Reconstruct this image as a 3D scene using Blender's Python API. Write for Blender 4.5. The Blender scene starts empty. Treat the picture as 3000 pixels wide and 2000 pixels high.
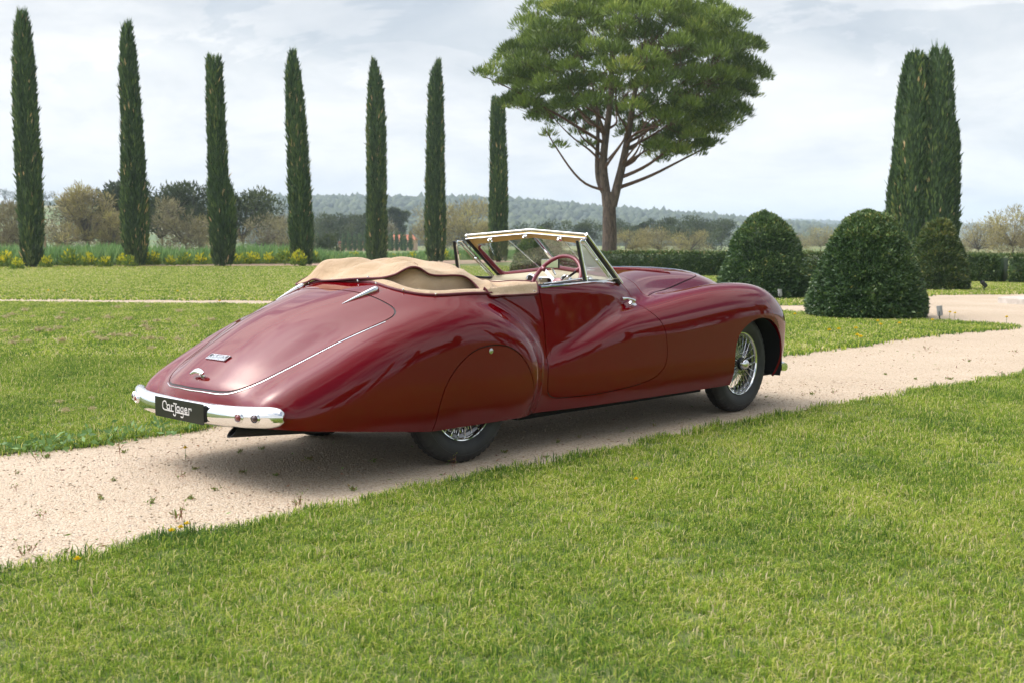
import bpy, bmesh, math, random
import numpy as np
from mathutils import Vector, Matrix
R_ = math.radians
scene = bpy.context.scene
COL = scene.collection
# ---------------------------------------------------------------- camera
cam_d = bpy.data.cameras.new('camera'); cam = bpy.data.objects.new('camera', cam_d); COL.objects.link(cam); scene.camera = cam
CAM_H = 1.30
cam.location = (0, 0, CAM_H); cam.rotation_euler = (R_(90)-.0847, 0, 0)
cam_d.sensor_width = 36; cam_d.lens = 36*3358/3000.; cam_d.clip_start = .05; cam_d.clip_end = 30000
cam_d.dof.use_dof = True; cam_d.dof.focus_distance = 7.6; cam_d.dof.aperture_fstop = 5.0
# ---------------------------------------------------------------- sky, sun, exposure
SUN_EL, SUN_AZ = R_(56), R_(-82)      # azimuth measured clockwise from +Y (the view direction)
world = bpy.data.worlds.new('World'); scene.world = world; world.use_nodes = True
nt = world.node_tree; nt.nodes.clear()
def wn(t, **k):
    n = nt.nodes.new(t)
    for a, b in k.items(): setattr(n, a, b)
    return n
sky = wn('ShaderNodeTexSky', sky_type='NISHITA', sun_disc=False, sun_elevation=SUN_EL, sun_rotation=SUN_AZ, air_density=1.0, dust_density=2.0, ozone_density=1.0)
tc = wn('ShaderNodeTexCoord')
sep = wn('ShaderNodeSeparateXYZ'); nt.links.new(tc.outputs['Generated'], sep.inputs[0])
# flat cloud deck: direction divided by its height gives the layer's own coordinates
zc = wn('ShaderNodeMath', operation='ABSOLUTE'); nt.links.new(sep.outputs[2], zc.inputs[0])
za = wn('ShaderNodeMath', operation='ADD'); nt.links.new(zc.outputs[0], za.inputs[0]); za.inputs[1].default_value = .26
dx = wn('ShaderNodeMath', operation='DIVIDE'); nt.links.new(sep.outputs[0], dx.inputs[0]); nt.links.new(za.outputs[0], dx.inputs[1])
dy = wn('ShaderNodeMath', operation='DIVIDE'); nt.links.new(sep.outputs[1], dy.inputs[0]); nt.links.new(za.outputs[0], dy.inputs[1])
cmb = wn('ShaderNodeCombineXYZ'); nt.links.new(dx.outputs[0], cmb.inputs[0]); nt.links.new(dy.outputs[0], cmb.inputs[1])
def cloud_noise(scale, detail, rough, dist, off):
    mp = wn('ShaderNodeMapping'); mp.inputs['Location'].default_value = off; nt.links.new(cmb.outputs[0], mp.inputs[0])
    n = wn('ShaderNodeTexNoise'); n.inputs['Scale'].default_value = scale; n.inputs['Detail'].default_value = detail
    n.inputs['Roughness'].default_value = rough; n.inputs['Distortion'].default_value = dist
    nt.links.new(mp.outputs[0], n.inputs['Vector']); return n
def wramp(src, stops):
    r = wn('ShaderNodeValToRGB'); e = r.color_ramp.elements
    e[0].position, e[0].color = stops[0][0], (*stops[0][1], 1); e[1].position, e[1].color = stops[-1][0], (*stops[-1][1], 1)
    for p, c in stops[1:-1]:
        q = e.new(p); q.color = (*c, 1)
    nt.links.new(src, r.inputs[0]); return r
n1 = cloud_noise(1.35, 10, .62, .7, (3.1, 7.4, 0)); n2 = cloud_noise(1.9, 7, .6, .3, (9.7, 2.2, 4))
shade = wramp(n2.outputs[0], [(.27, (.64, .68, .74)), (.41, (.80, .825, .86)), (.53, (.97, .97, .975)), (.66, (1.08, 1.08, 1.07))])
cover = wramp(n1.outputs[0], [(.43, (0, 0, 0)), (.53, (1, 1, 1))])
skyb = wn('ShaderNodeMixRGB', blend_type='MULTIPLY'); skyb.inputs[0].default_value = 1; nt.links.new(sky.outputs[0], skyb.inputs[1]); skyb.inputs[2].default_value = (.055, .055, .055, 1)
cl = wn('ShaderNodeMixRGB', blend_type='MULTIPLY'); cl.inputs[0].default_value = 1; nt.links.new(shade.outputs[0], cl.inputs[1]); cl.inputs[2].default_value = (.525, .528, .533, 1)
low = wn('ShaderNodeMapRange'); nt.links.new(zc.outputs[0], low.inputs[0]); low.inputs[1].default_value = .10; low.inputs[2].default_value = .42; low.inputs[3].default_value = 1.; low.inputs[4].default_value = 0.
cov = wn('ShaderNodeMath', operation='MAXIMUM'); nt.links.new(cover.outputs[0], cov.inputs[0]); nt.links.new(low.outputs[0], cov.inputs[1])   # towards the horizon the deck closes up
mixc = wn('ShaderNodeMixRGB'); nt.links.new(cov.outputs[0], mixc.inputs[0]); nt.links.new(skyb.outputs[0], mixc.inputs[1]); nt.links.new(cl.outputs[0], mixc.inputs[2])
# the veiled sun brightens the cloud around it
dt = wn('ShaderNodeVectorMath', operation='DOT_PRODUCT'); nt.links.new(tc.outputs['Generated'], dt.inputs[0]); dt.inputs[1].default_value = (math.sin(SUN_AZ)*math.cos(SUN_EL), math.cos(SUN_AZ)*math.cos(SUN_EL), math.sin(SUN_EL))
dm = wn('ShaderNodeMath', operation='MAXIMUM'); nt.links.new(dt.outputs['Value'], dm.inputs[0]); dm.inputs[1].default_value = 0.
dp = wn('ShaderNodeMath', operation='POWER'); nt.links.new(dm.outputs[0], dp.inputs[0]); dp.inputs[1].default_value = 8.5
dg_ = wn('ShaderNodeMath', operation='MULTIPLY_ADD'); nt.links.new(dp.outputs[0], dg_.inputs[0]); dg_.inputs[1].default_value = 7.5; dg_.inputs[2].default_value = 1.
glow = wn('ShaderNodeVectorMath', operation='SCALE'); nt.links.new(mixc.outputs[0], glow.inputs[0]); nt.links.new(dg_.outputs[0], glow.inputs['Scale'])
bg = wn('ShaderNodeBackground'); nt.links.new(glow.outputs[0], bg.inputs[0]); bg.inputs[1].default_value = 1.0
wo = wn('ShaderNodeOutputWorld'); nt.links.new(bg.outputs[0], wo.inputs[0])
sun_d = bpy.data.lights.new('sun', 'SUN'); sun = bpy.data.objects.new('sun', sun_d); COL.objects.link(sun)
sun_d.energy = .5; sun_d.angle = R_(120); sun_d.color = (1, .95, .88)
sd = Vector((math.sin(SUN_AZ)*math.cos(SUN_EL), math.cos(SUN_AZ)*math.cos(SUN_EL), math.sin(SUN_EL)))
sun.rotation_euler = (-sd).to_track_quat('-Z', 'Y').to_euler()
vs = scene.view_settings; vs.view_transform = 'Standard'; vs.look = 'None'; vs.exposure = 1.02; vs.gamma = 1; vs.use_curve_mapping = False
cy = scene.cycles; cy.max_bounces = 8; cy.transparent_max_bounces = 12; cy.diffuse_bounces = 3; cy.glossy_bounces = 4; cy.transmission_bounces = 6
cy.volume_bounces = 1; cy.use_denoising = True; cy.sample_clamp_indirect = 6
# ---------------------------------------------------------------- material helpers
MATS = {}
def srgb(h):
    v = [int(h[i:i+2], 16)/255 for i in (0, 2, 4)]
    return tuple(c/12.92 if c <= .04045 else ((c+.055)/1.055)**2.4 for c in v)
class Mat:
    def __init__(s, name, color=(.5,.5,.5), rough=.5, metal=0., **k):
        s.m = bpy.data.materials.new(name); s.m.use_nodes = True; s.t = s.m.node_tree; s.b = s.t.nodes['Principled BSDF']
        s.set('Base Color', (*color, 1)); s.set('Roughness', rough); s.set('Metallic', metal)
        for a, b in k.items(): s.set(a.replace('_', ' '), b)
        MATS[name] = s.m
    def set(s, n, v): s.b.inputs[n].default_value = v
    def n(s, t, **k):
        q = s.t.nodes.new(t)
        for a, b in k.items():
            if a.startswith('i_'): q.inputs[a[2:].replace('_', ' ')].default_value = b
            else: setattr(q, a, b)
        return q
    def l(s, a, b): s.t.links.new(a, b)
    def coord(s, kind='Object'): return s.n('ShaderNodeTexCoord').outputs[kind]
    def pos(s): return s.n('ShaderNodeNewGeometry').outputs['Position']
    def noise(s, vec, scale, detail=4, rough=.55, dist=0.):
        q = s.n('ShaderNodeTexNoise'); q.inputs['Scale'].default_value = scale; q.inputs['Detail'].default_value = detail
        q.inputs['Roughness'].default_value = rough; q.inputs['Distortion'].default_value = dist; s.l(vec, q.inputs['Vector']); return q.outputs[0]
    def ramp(s, src, stops, interp='LINEAR'):
        r = s.n('ShaderNodeValToRGB'); r.color_ramp.interpolation = interp; e = r.color_ramp.elements
        e[0].position, e[0].color = stops[0][0], (*stops[0][1], 1); e[1].position, e[1].color = stops[-1][0], (*stops[-1][1], 1)
        for p, c in stops[1:-1]:
            q = e.new(p); q.color = (*c, 1)
        s.l(src, r.inputs[0]); return r.outputs[0]
    def mix(s, fac, a, b, mode='MIX'):
        q = s.n('ShaderNodeMixRGB', blend_type=mode)
        for v, i in ((fac, 0), (a, 1), (b, 2)):
            if isinstance(v, (int, float)): q.inputs[i].default_value = v
            elif isinstance(v, tuple): q.inputs[i].default_value = (*v, 1)
            else: s.l(v, q.inputs[i])
        return q.outputs[0]
    def math(s, op, a, b=0.):
        q = s.n('ShaderNodeMath', operation=op)
        for v, i in ((a, 0), (b, 1)):
            if isinstance(v, (int, float)): q.inputs[i].default_value = v
            else: s.l(v, q.inputs[i])
        return q.outputs[0]
    def bump(s, src, strength=.3, dist=.01):
        q = s.n('ShaderNodeBump'); q.inputs['Strength'].default_value = strength; q.inputs['Distance'].default_value = dist
        s.l(src, q.inputs['Height']); s.l(q.outputs[0], s.b.inputs['Normal']); return q
    def col(s, src): s.l(src, s.b.inputs['Base Color'])
# ---------------------------------------------------------------- object helpers
def link_mesh(name, me, mat=None, parent=None):
    o = bpy.data.objects.new(name, me); COL.objects.link(o)
    if mat is not None and len(me.materials) == 0: me.materials.append(MATS[mat] if isinstance(mat, str) else mat)
    if parent is not None: o.parent = parent
    return o
def mesh_np(name, V, F, smooth=True):
    """V (n,3); F (m,k) integer array or a list of faces"""
    me = bpy.data.meshes.new(name)
    if isinstance(F, np.ndarray):
        k = F.shape[1]; n = len(F)
        me.vertices.add(len(V)); me.vertices.foreach_set('co', np.asarray(V, np.float32).ravel())
        me.loops.add(n*k); me.loops.foreach_set('vertex_index', F.astype(np.int32).ravel())
        me.polygons.add(n); me.polygons.foreach_set('loop_start', np.arange(0, n*k, k, dtype=np.int32))
        me.update(calc_edges=True)
    else:
        me.from_pydata([tuple(map(float, v)) for v in V], [], [tuple(int(i) for i in f) for f in F]); me.update()
    me.validate()
    if smooth: me.polygons.foreach_set('use_smooth', np.ones(len(me.polygons), bool))
    return me
def empty(name, loc=(0,0,0), rz=0.):
    o = bpy.data.objects.new(name, None); COL.objects.link(o); o.location = loc; o.rotation_euler = (0, 0, rz); o.empty_display_size = .2
    return o
def tag(o, label=None, cat=None, group=None, kind=None):
    for k, v in (('label', label), ('category', cat), ('group', group), ('kind', kind)):
        if v: o[k] = v
    return o
def copy_tree(o, parent=None):
    c = o.copy(); COL.objects.link(c); c.parent = parent
    for ch in o.children: copy_tree(ch, c)
    return c
class MB:
    """collects boxes, bars, tubes, lathes; build() links them as one mesh"""
    def __init__(s): s.v = []; s.f = []
    def add(s, V, F):
        n = len(s.v); s.v.extend([tuple(map(float, p)) for p in V]); s.f.extend([tuple(int(i)+n for i in f) for f in F]); return s
    def box(s, x0, x1, y0, y1, z0, z1, M=None):
        V = [(x, y, z) for x in (x0, x1) for y in (y0, y1) for z in (z0, z1)]
        if M is not None: V = [M @ Vector(p) for p in V]
        return s.add(V, [(0,1,3,2),(4,6,7,5),(0,4,5,1),(2,3,7,6),(0,2,6,4),(1,5,7,3)])
    def tube(s, pts, r, n=8, closed=False, cap=True, flat=1.0, up=(0,0,1)):
        P = [Vector(p) for p in pts]; m = len(P); rr = r if hasattr(r, '__len__') else [r]*m; V = []; F = []
        for i in range(m):
            a = P[(i-1) % m] if (closed or i > 0) else P[i]; b = P[(i+1) % m] if (closed or i < m-1) else P[i]
            t = (b-a).normalized() if (b-a).length > 1e-9 else Vector((1,0,0))
            u = Vector(up) if (i == 0 or closed or flat != 1.0) else pu
            u = u - t*u.dot(t)
            if u.length < 1e-3: u = Vector((0,1,0)) - t*t[1]
            u.normalize(); w = t.cross(u); pu = u
            for k in range(n):
                an = 2*math.pi*k/n; V.append(P[i] + (u*math.cos(an)*flat + w*math.sin(an))*rr[i])
        for i in range(m if closed else m-1):
            j = (i+1) % m
            for k in range(n):
                l = (k+1) % n; F.append((i*n+k, i*n+l, j*n+l, j*n+k))
        if cap and not closed: F.append(tuple(range(n))[::-1]); F.append(tuple((m-1)*n+k for k in range(n)))
        return s.add(V, F)
    def lathe(s, prof, n=48, axis='y', c=(0,0,0), closed=False):
        """prof: (radius, along-axis) pairs"""
        V = []; F = []; m = len(prof)
        for k in range(n):
            a = 2*math.pi*k/n; ca, sa = math.cos(a), math.sin(a)
            for r, h in prof:
                V.append((c[0]+r*ca, c[1]+h, c[2]+r*sa) if axis == 'y' else (c[0]+h, c[1]+r*ca, c[2]+r*sa) if axis == 'x' else (c[0]+r*ca, c[1]+r*sa, c[2]+h))
        for k in range(n):
            l = (k+1) % n
            for i in range(m if closed else m-1):
                j = (i+1) % m
                F.append((k*m+i, l*m+i, l*m+j, k*m+j))
        return s.add(V, F)
    def build(s, name, mat, parent=None, smooth=True, bevel=0., angle=40):
        me = mesh_np(name, s.v, s.f, smooth)
        bm = bmesh.new(); bm.from_mesh(me)
        bmesh.ops.recalc_face_normals(bm, faces=bm.faces)
        if smooth:
            for e in bm.edges:
                if len(e.link_faces) == 2 and e.calc_face_angle(0) > R_(angle): e.smooth = False
        bm.to_mesh(me); bm.free()
        o = link_mesh(name, me, mat, parent)
        if bevel:
            b = o.modifiers.new('bevel', 'BEVEL'); b.width = bevel; b.segments = 2; b.limit_method = 'ANGLE'
        return o
# ---------------------------------------------------------------- coachwork as an implicit surface (car space: x forward, y left, z up)
def nspline(xs, ys):
    x = np.array(xs, float); y = np.array(ys, float); n = len(x); h = np.diff(x)
    A = np.zeros((n, n)); b = np.zeros(n); A[0, 0] = A[-1, -1] = 1
    for i in range(1, n - 1):
        A[i, i-1], A[i, i], A[i, i+1] = h[i-1], 2*(h[i-1]+h[i]), h[i]
        b[i] = 6*((y[i+1]-y[i])/h[i] - (y[i]-y[i-1])/h[i-1])
    m = np.linalg.solve(A, b)
    def ev(q):
        q = np.clip(np.asarray(q, float), x[0], x[-1]); i = np.clip(np.searchsorted(x, q) - 1, 0, n - 2)
        a = x[i+1] - q; c = q - x[i]; hh = h[i]
        return (m[i]*a**3 + m[i+1]*c**3)/(6*hh) + (y[i]/hh - m[i]*hh/6)*a + (y[i+1]/hh - m[i+1]*hh/6)*c
    return ev
def curve_through(pts, n=240, closed=False):
    p = np.array(pts, float)
    if closed: p = np.vstack([p[-3:], p, p[:3]])
    t = np.concatenate([[0], np.cumsum(np.sqrt(np.linalg.norm(np.diff(p, axis=0), axis=1)))])
    if closed:
        q = np.linspace(t[3], t[-3], n, endpoint=False)
    else:
        q = np.linspace(t[0], t[-1], n)
    return np.stack([nspline(t, p[:, k])(q) for k in range(p.shape[1])], 1)
def poly_sd(P, a, b):
    """signed distance of points (a,b) to the closed polygon P, negative inside"""
    sh = a.shape; a = a.ravel(); b = b.ravel(); d = np.full(a.shape, 1e9); ins = np.zeros(a.shape, bool)
    Q = np.roll(P, -1, 0)
    for (x0, y0), (x1, y1) in zip(P, Q):
        ex, ey = x1-x0, y1-y0; l = ex*ex+ey*ey
        if l < 1e-14: continue
        t = np.clip(((a-x0)*ex + (b-y0)*ey)/l, 0, 1)
        d = np.minimum(d, (a-x0-t*ex)**2 + (b-y0-t*ey)**2)
        c = (y0 > b) != (y1 > b)
        if ey != 0: ins ^= c & (a < ex*(b-y0)/ey + x0)
    d = np.sqrt(d)
    return np.where(ins, -d, d).reshape(sh)
class Field2:
    """side profile -> smooth signed distance on a lattice, read by bicubic interpolation"""
    def __init__(s, pts, h=.02):
        P = curve_through(pts, 320)
        s.h = h; s.x0, s.z0 = -1.8, -.1
        nx, nz = int(6.1/h), int(1.6/h)
        X, Z = np.meshgrid(s.x0+h*np.arange(nx), s.z0+h*np.arange(nz), indexing='ij')
        s.D = poly_sd(P, X, Z)
    def __call__(s, x, z):
        x, z = np.broadcast_arrays(x, z)
        u = np.clip((x-s.x0)/s.h, 1.001, s.D.shape[0]-3.001); v = np.clip((z-s.z0)/s.h, 1.001, s.D.shape[1]-3.001)
        i = u.astype(int); j = v.astype(int); u = u-i; v = v-j
        def w(t): return ((1-t)**3/6, (3*t**3-6*t**2+4)/6, (-3*t**3+3*t**2+3*t+1)/6, t**3/6)
        wu, wv = w(u), w(v); r = 0
        for a in range(4):
            for b in range(4):
                r = r + wu[a]*wv[b]*s.D[i+a-1, j+b-1]
        return r
HULL = Field2([(-1.33,.0),(-1.355,.2),(-1.378,.36),(-1.378,.45),(-1.352,.525),(-1.28,.60),(-1.19,.675),(-1.05,.765),(-.85,.875),(-.6,.975),(-.33,1.05),(-.1,1.085),(.3,1.09),(.7,1.085),
  (1.2,1.085),(1.5,1.095),(1.9,1.112),(2.3,1.118),(2.85,1.105),(3.15,1.085),(3.3,1.067),(3.46,1.035),(3.62,.985),(3.74,.915),(3.81,.80),(3.83,.6),(3.81,.3),(3.78,.0)])
REAR = Field2([(.58,.0),(.63,.2),(.665,.36),(.675,.48),(.66,.60),(.61,.70),(.50,.80),(.36,.88),(.21,.933),(.05,.952),(-.17,.935),(-.41,.885),(-.6,.83),(-.9,.705),(-1.15,.575),(-1.295,.485),(-1.352,.42),(-1.365,.34),(-1.355,.2),(-1.33,.0)])
FRONT = Field2([(.60,.0),(.62,.3),(.63,.52),(.70,.555),(.85,.61),(1.07,.69),(1.32,.778),(1.58,.84),(1.94,.895),(2.2,.932),(2.47,.965),(2.75,.99),(3.05,.995),(3.29,.97),(3.5,.90),(3.65,.805),(3.725,.71),(3.74,.64),(3.72,.53),(3.69,.42),(3.65,.32),(3.60,.2),(3.56,.0)])
hW = nspline([-1.45,-1.2,-.8,-.33,.2,.65,1.2,1.6,2.0,2.5,3.0,3.5,3.85],[.56,.62,.69,.745,.77,.78,.775,.72,.61,.49,.40,.31,.22])
hRL = nspline([-1.45,-.9,-.45,0,.4,1.0,1.5,1.9,2.5,3.1,3.85],[.50,.58,.52,.30,.13,.11,.22,.36,.40,.34,.2])
hRV = nspline([-1.45,-.9,-.45,0,.4,1.0,1.5,1.9,2.5,3.1,3.85],[.30,.36,.28,.16,.12,.11,.16,.24,.28,.28,.2])
TAIL = Field2([(-1.32,.0),(-1.35,.3),(-1.35,.40),(-1.315,.465),(-1.2,.53),(-1.0,.585),(-.6,.62),(-.1,.60),(.0,.4),(.0,.0)])
rYO = nspline([-1.45,-1.3,-1.0,-.5,0,.5,.7],[.715,.765,.825,.866,.872,.865,.845])
rHW = nspline([-1.45,-1.0,-.5,0,.7],[.15,.20,.25,.26,.22])
fYO = nspline([.55,.66,.8,1.0,1.3,1.8,2.5,3.0,3.4,3.6,3.78],[.76,.785,.81,.832,.85,.862,.868,.862,.82,.765,.68])
fHW = nspline([.55,.66,1.0,1.3,1.8,2.5,3.0,3.78],[.10,.11,.14,.17,.22,.25,.25,.18])
fRL = nspline([.55,.66,1.0,1.3,1.8,2.5,3.0,3.78],[.03,.04,.075,.115,.19,.245,.25,.2])
fRV = nspline([.55,.66,1.0,1.3,1.8,2.5,3.0,3.78],[.03,.045,.095,.14,.22,.27,.26,.2])
fK  = nspline([.55,.8,1.3,1.8,2.5,3.8],[.018,.022,.03,.045,.06,.06])
def rint(ds, dl, rv, rl, p=2.0):
    u = np.maximum((ds+rv)/rv, 0); v = np.maximum((dl+rl)/rl, 0)
    m = np.minimum(rv, rl)
    ln = (u**p + v**p + 1e-12)**(1/p)
    inner = np.maximum(ds/rv, dl/rl)
    return np.where((u > 0) & (v > 0), ln-1, np.where(inner > -1, inner, np.maximum(inner, -1)))*m
def smin(a, b, k):
    h = np.maximum(k-np.abs(a-b), 0)/k
    return np.minimum(a, b) - h*h*h*k/6.
def body_sdf(x, y, z):
    ay = np.sqrt(y*y+1e-6)
    x = x - .125*ay*ay*np.clip((-.5-x)/.8, 0, 1)**2
    ay = ay + .07*(np.maximum(.46-z, 0)/.24)**2
    W = hW(x) - .20*np.maximum(z-.55, 0)
    hull = rint(HULL(x, z), ay-W, hRV(x), hRL(x), 2.15)
    hw = rHW(x); rear = rint(REAR(x, z), np.abs(ay-(rYO(x)-hw))-hw, .24+0*x, hw*.98, 2.2)
    hw = fHW(x); fr = rint(FRONT(x, z), np.abs(ay-(fYO(x)-hw))-hw, fRV(x), np.minimum(fRL(x), hw*.98), 2.1)
    tail = rint(TAIL(x, z), ay-.70, .10+0*x, .12+0*x, 2.0)
    return smin(smin(smin(hull, rear, .13), tail, .16), fr, 3*fK(x))
def body_grad(x, y, z, e=1e-3):
    return np.stack([body_sdf(x+e,y,z)-body_sdf(x-e,y,z), body_sdf(x,y+e,z)-body_sdf(x,y-e,z), body_sdf(x,y,z+e)-body_sdf(x,y,z-e)], -1)/(2*e)
def project(P, it=4):
    P = np.array(P, float)
    for _ in range(it):
        d = body_sdf(P[:,0],P[:,1],P[:,2]); g = body_grad(P[:,0],P[:,1],P[:,2])
        g2 = (g*g).sum(1); st = np.clip(d/np.maximum(g2,1e-4), -.02, .02)
        P -= st[:,None]*g
    return P
def normals(P):
    g = body_grad(P[:,0],P[:,1],P[:,2]); return g/np.maximum(np.linalg.norm(g,axis=1),1e-9)[:,None]
def surface_nets(h=.02):
    X = np.arange(-1.52,3.94,h); Y = np.arange(-.96,.97,h)+h*.37; Z = np.arange(.10,1.22,h)
    D = np.empty((len(X),len(Y),len(Z)))
    for i0 in range(0,len(X),40):
        D[i0:i0+40] = body_sdf(X[i0:i0+40,None,None], Y[None,:,None], Z[None,None,:])
    S = D < 0
    c = sum(S[i:S.shape[0]-1+i, j:S.shape[1]-1+j, k:S.shape[2]-1+k].astype(int) for i in (0,1) for j in (0,1) for k in (0,1))
    act = (c > 0) & (c < 8); idx = -np.ones(act.shape, int); ijk = np.argwhere(act); idx[act] = np.arange(len(ijk))
    acc = np.zeros((len(ijk),3)); cnt = np.zeros(len(ijk)); o = ijk
    cor = [(i,j,k) for i in (0,1) for j in (0,1) for k in (0,1)]
    for a in cor:
        for ax in range(3):
            if a[ax]: continue
            b = list(a); b[ax] = 1
            da = D[o[:,0]+a[0],o[:,1]+a[1],o[:,2]+a[2]]; db = D[o[:,0]+b[0],o[:,1]+b[1],o[:,2]+b[2]]
            m = (da < 0) != (db < 0); t = np.where(m, da/np.where(m, da-db, 1), 0)
            q = np.array(a, float)[None] + 0*acc; q[:,ax] = t
            acc += np.where(m[:,None], q, 0); cnt += m
    V = (o + acc/cnt[:,None])*h + np.array([X[0],Y[0],Z[0]])
    F = []
    for ax in range(3):
        sl0 = [slice(None)]*3; sl1 = [slice(None)]*3; sl0[ax] = slice(0,-1); sl1[ax] = slice(1,None)
        A = S[tuple(sl0)]; B = S[tuple(sl1)]; e = np.argwhere(A != B)
        u, v = [(1,2),(2,0),(0,1)][ax]
        ok = (e[:,u] > 0) & (e[:,v] > 0) & (e[:,u] < S.shape[u]-1) & (e[:,v] < S.shape[v]-1); e = e[ok]
        du = np.zeros(3,int); du[u] = 1; dv = np.zeros(3,int); dv[v] = 1
        q = np.stack([idx[tuple((e-w).T)] for w in (du*0, du, du+dv, dv)], 1)
        ins = A[tuple(e.T)]
        q[~ins] = q[~ins][:, ::-1]
        F.append(q)
    return V, np.vstack(F)
# ================================================================ THE GARDEN
rng = np.random.RandomState(11); random.seed(11)
def unit(a): return a/np.maximum(np.linalg.norm(a, axis=-1, keepdims=True), 1e-9)
# ---- ground materials
m = Mat('gravel', (.55, .44, .34), .9); v = m.pos()
vo = m.n('ShaderNodeTexVoronoi', feature='F1'); vo.inputs['Scale'].default_value = 95; m.l(v, vo.inputs['Vector'])
vo2 = m.n('ShaderNodeTexVoronoi', feature='F1'); vo2.inputs['Scale'].default_value = 210; m.l(v, vo2.inputs['Vector'])
sp = m.n('ShaderNodeSeparateColor'); m.l(vo.outputs['Color'], sp.inputs[0])
sp2 = m.n('ShaderNodeSeparateColor'); m.l(vo2.outputs['Color'], sp2.inputs[0])
stone = m.ramp(sp.outputs[0], [(.0, (.34, .25, .18)), (.12, (.60, .48, .37)), (.45, (.72, .60, .48)), (.75, (.82, .72, .60)), (.94, (.88, .82, .73)), (1., (.34, .32, .30))])
fine = m.ramp(sp2.outputs[1], [(.0, (.50, .39, .29)), (.5, (.74, .62, .50)), (1., (.87, .78, .66))])
c = m.mix(.45, stone, fine); c = m.mix(1., c, (.71, .70, .655), 'MULTIPLY')
vo3 = m.n('ShaderNodeTexVoronoi', feature='F1'); vo3.inputs['Scale'].default_value = 48; m.l(v, vo3.inputs['Vector']); sp3 = m.n('ShaderNodeSeparateColor'); m.l(vo3.outputs['Color'], sp3.inputs[0])
fl3 = m.math('MULTIPLY', m.ramp(sp3.outputs[2], [(.80, (0, 0, 0)), (.84, (1, 1, 1))]), m.ramp(vo3.outputs['Distance'], [(.28, (1, 1, 1)), (.42, (0, 0, 0))])); c = m.mix(m.math('MULTIPLY', fl3, .75), c, m.ramp(sp3.outputs[0], [(.2, (.30, .17, .11)), (.6, (.36, .27, .20)), (.9, (.20, .19, .19))]))
big = m.ramp(m.noise(v, .55, 5, .6), [(.3, (.88, .84, .78)), (.7, (1.05, 1.02, .98))]); c = m.mix(1., c, big, 'MULTIPLY')
dirt = m.ramp(m.noise(v, 3.2, 6, .65, .4), [(.60, (0, 0, 0)), (.75, (1, 1, 1))]); c = m.mix(m.math('MULTIPLY', dirt, .30), c, (.42, .31, .17))
m.col(c)
hh = m.math('ADD', m.math('MULTIPLY', vo.outputs['Distance'], -1.), m.math('MULTIPLY', m.noise(v, 14, 5, .6), .5)); m.bump(hh, .75, .012)
m = Mat('shade_dark_soil', (.10, .13, .03), .95); v = m.pos()  # soil tones darkened so gaps between blades pass for shadow
m.col(m.mix(.5, m.ramp(m.noise(v, .8, 6, .65), [(.3, (.085, .125, .024)), (.55, (.12, .155, .036)), (.75, (.165, .165, .062))]), m.ramp(m.noise(v, 30, 3, .6), [(.3, (.075, .105, .024)), (.7, (.14, .17, .05))])))
m.bump(m.noise(v, 60, 4, .7), .6, .02)
m = Mat('meadow', (.10, .14, .04), .95); v = m.pos()
m.col(m.ramp(m.noise(v, .025, 8, .62, .3), [(.30, (.075, .12, .03)), (.46, (.12, .18, .045)), (.58, (.21, .19, .085)), (.70, (.13, .17, .05))])); m.bump(m.noise(v, 4, 5, .7), .5, .1)
m = Mat('bare_earth', (.30, .20, .13), .95); v = m.pos(); m.col(m.ramp(m.noise(v, 2, 6), [(.3, (.24, .155, .10)), (.7, (.38, .27, .19))]))
# ---- foliage materials: colour per leaf comes from the 'tint' attribute
def leaf_mat(name, stops, rough=.55, trans=.25, spec=.3):
    m = Mat(name, (.1, .1, .1), rough); m.set('Specular IOR Level', spec)
    a = m.n('ShaderNodeAttribute'); a.attribute_name = 'tint'; col = m.ramp(a.outputs['Fac'], stops); m.col(col)
    t = m.n('ShaderNodeBsdfTranslucent'); m.l(col, t.inputs[0]); mx = m.n('ShaderNodeMixShader'); mx.inputs[0].default_value = trans
    m.l(m.b.outputs[0], mx.inputs[1]); m.l(t.outputs[0], mx.inputs[2]); m.l(mx.outputs[0], m.t.nodes['Material Output'].inputs[0]); return m
leaf_mat('cypress_green', [(0, (0.04455, 0.07734, 0.03248)), (.5, (0.09465, 0.1598, 0.05954)), (.85, (0.195, 0.2708, 0.0812)), (.97, (0.3203, 0.3223, 0.09474)), (1, (0.724, 0.5156, 0.2707))], .6, .12)
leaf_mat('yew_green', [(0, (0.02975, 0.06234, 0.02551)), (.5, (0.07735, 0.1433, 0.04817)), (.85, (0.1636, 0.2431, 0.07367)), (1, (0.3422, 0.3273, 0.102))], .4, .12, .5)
leaf_mat('yew_golden', [(0, (0.03165, 0.06021, 0.01904)), (.45, (0.0814, 0.1368, 0.0357)), (.8, (0.1989, 0.2134, 0.05236)), (1, (0.3391, 0.2874, 0.0714))], .4, .12, .5)
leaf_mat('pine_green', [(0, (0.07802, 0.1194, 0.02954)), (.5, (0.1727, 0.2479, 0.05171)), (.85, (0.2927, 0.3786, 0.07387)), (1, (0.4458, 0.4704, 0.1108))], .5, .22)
leaf_mat('far_pine', [(0, (0.03402, 0.0513, 0.02187)), (.5, (0.06075, 0.0837, 0.03402)), (1, (0.1069, 0.1323, 0.05103))], .7, .15)
leaf_mat('ochre_twigs', [(0, (0.165, 0.143, 0.0825)), (.45, (0.275, 0.2365, 0.1155)), (.8, (0.396, 0.352, 0.1375)), (1, (0.484, 0.451, 0.165))], .8, .25)
leaf_mat('grey_twigs', [(0, (0.1433, 0.1287, 0.07657)), (.5, (0.2389, 0.2145, 0.1173)), (1, (0.3413, 0.3146, 0.1667))], .8, .2)
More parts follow.
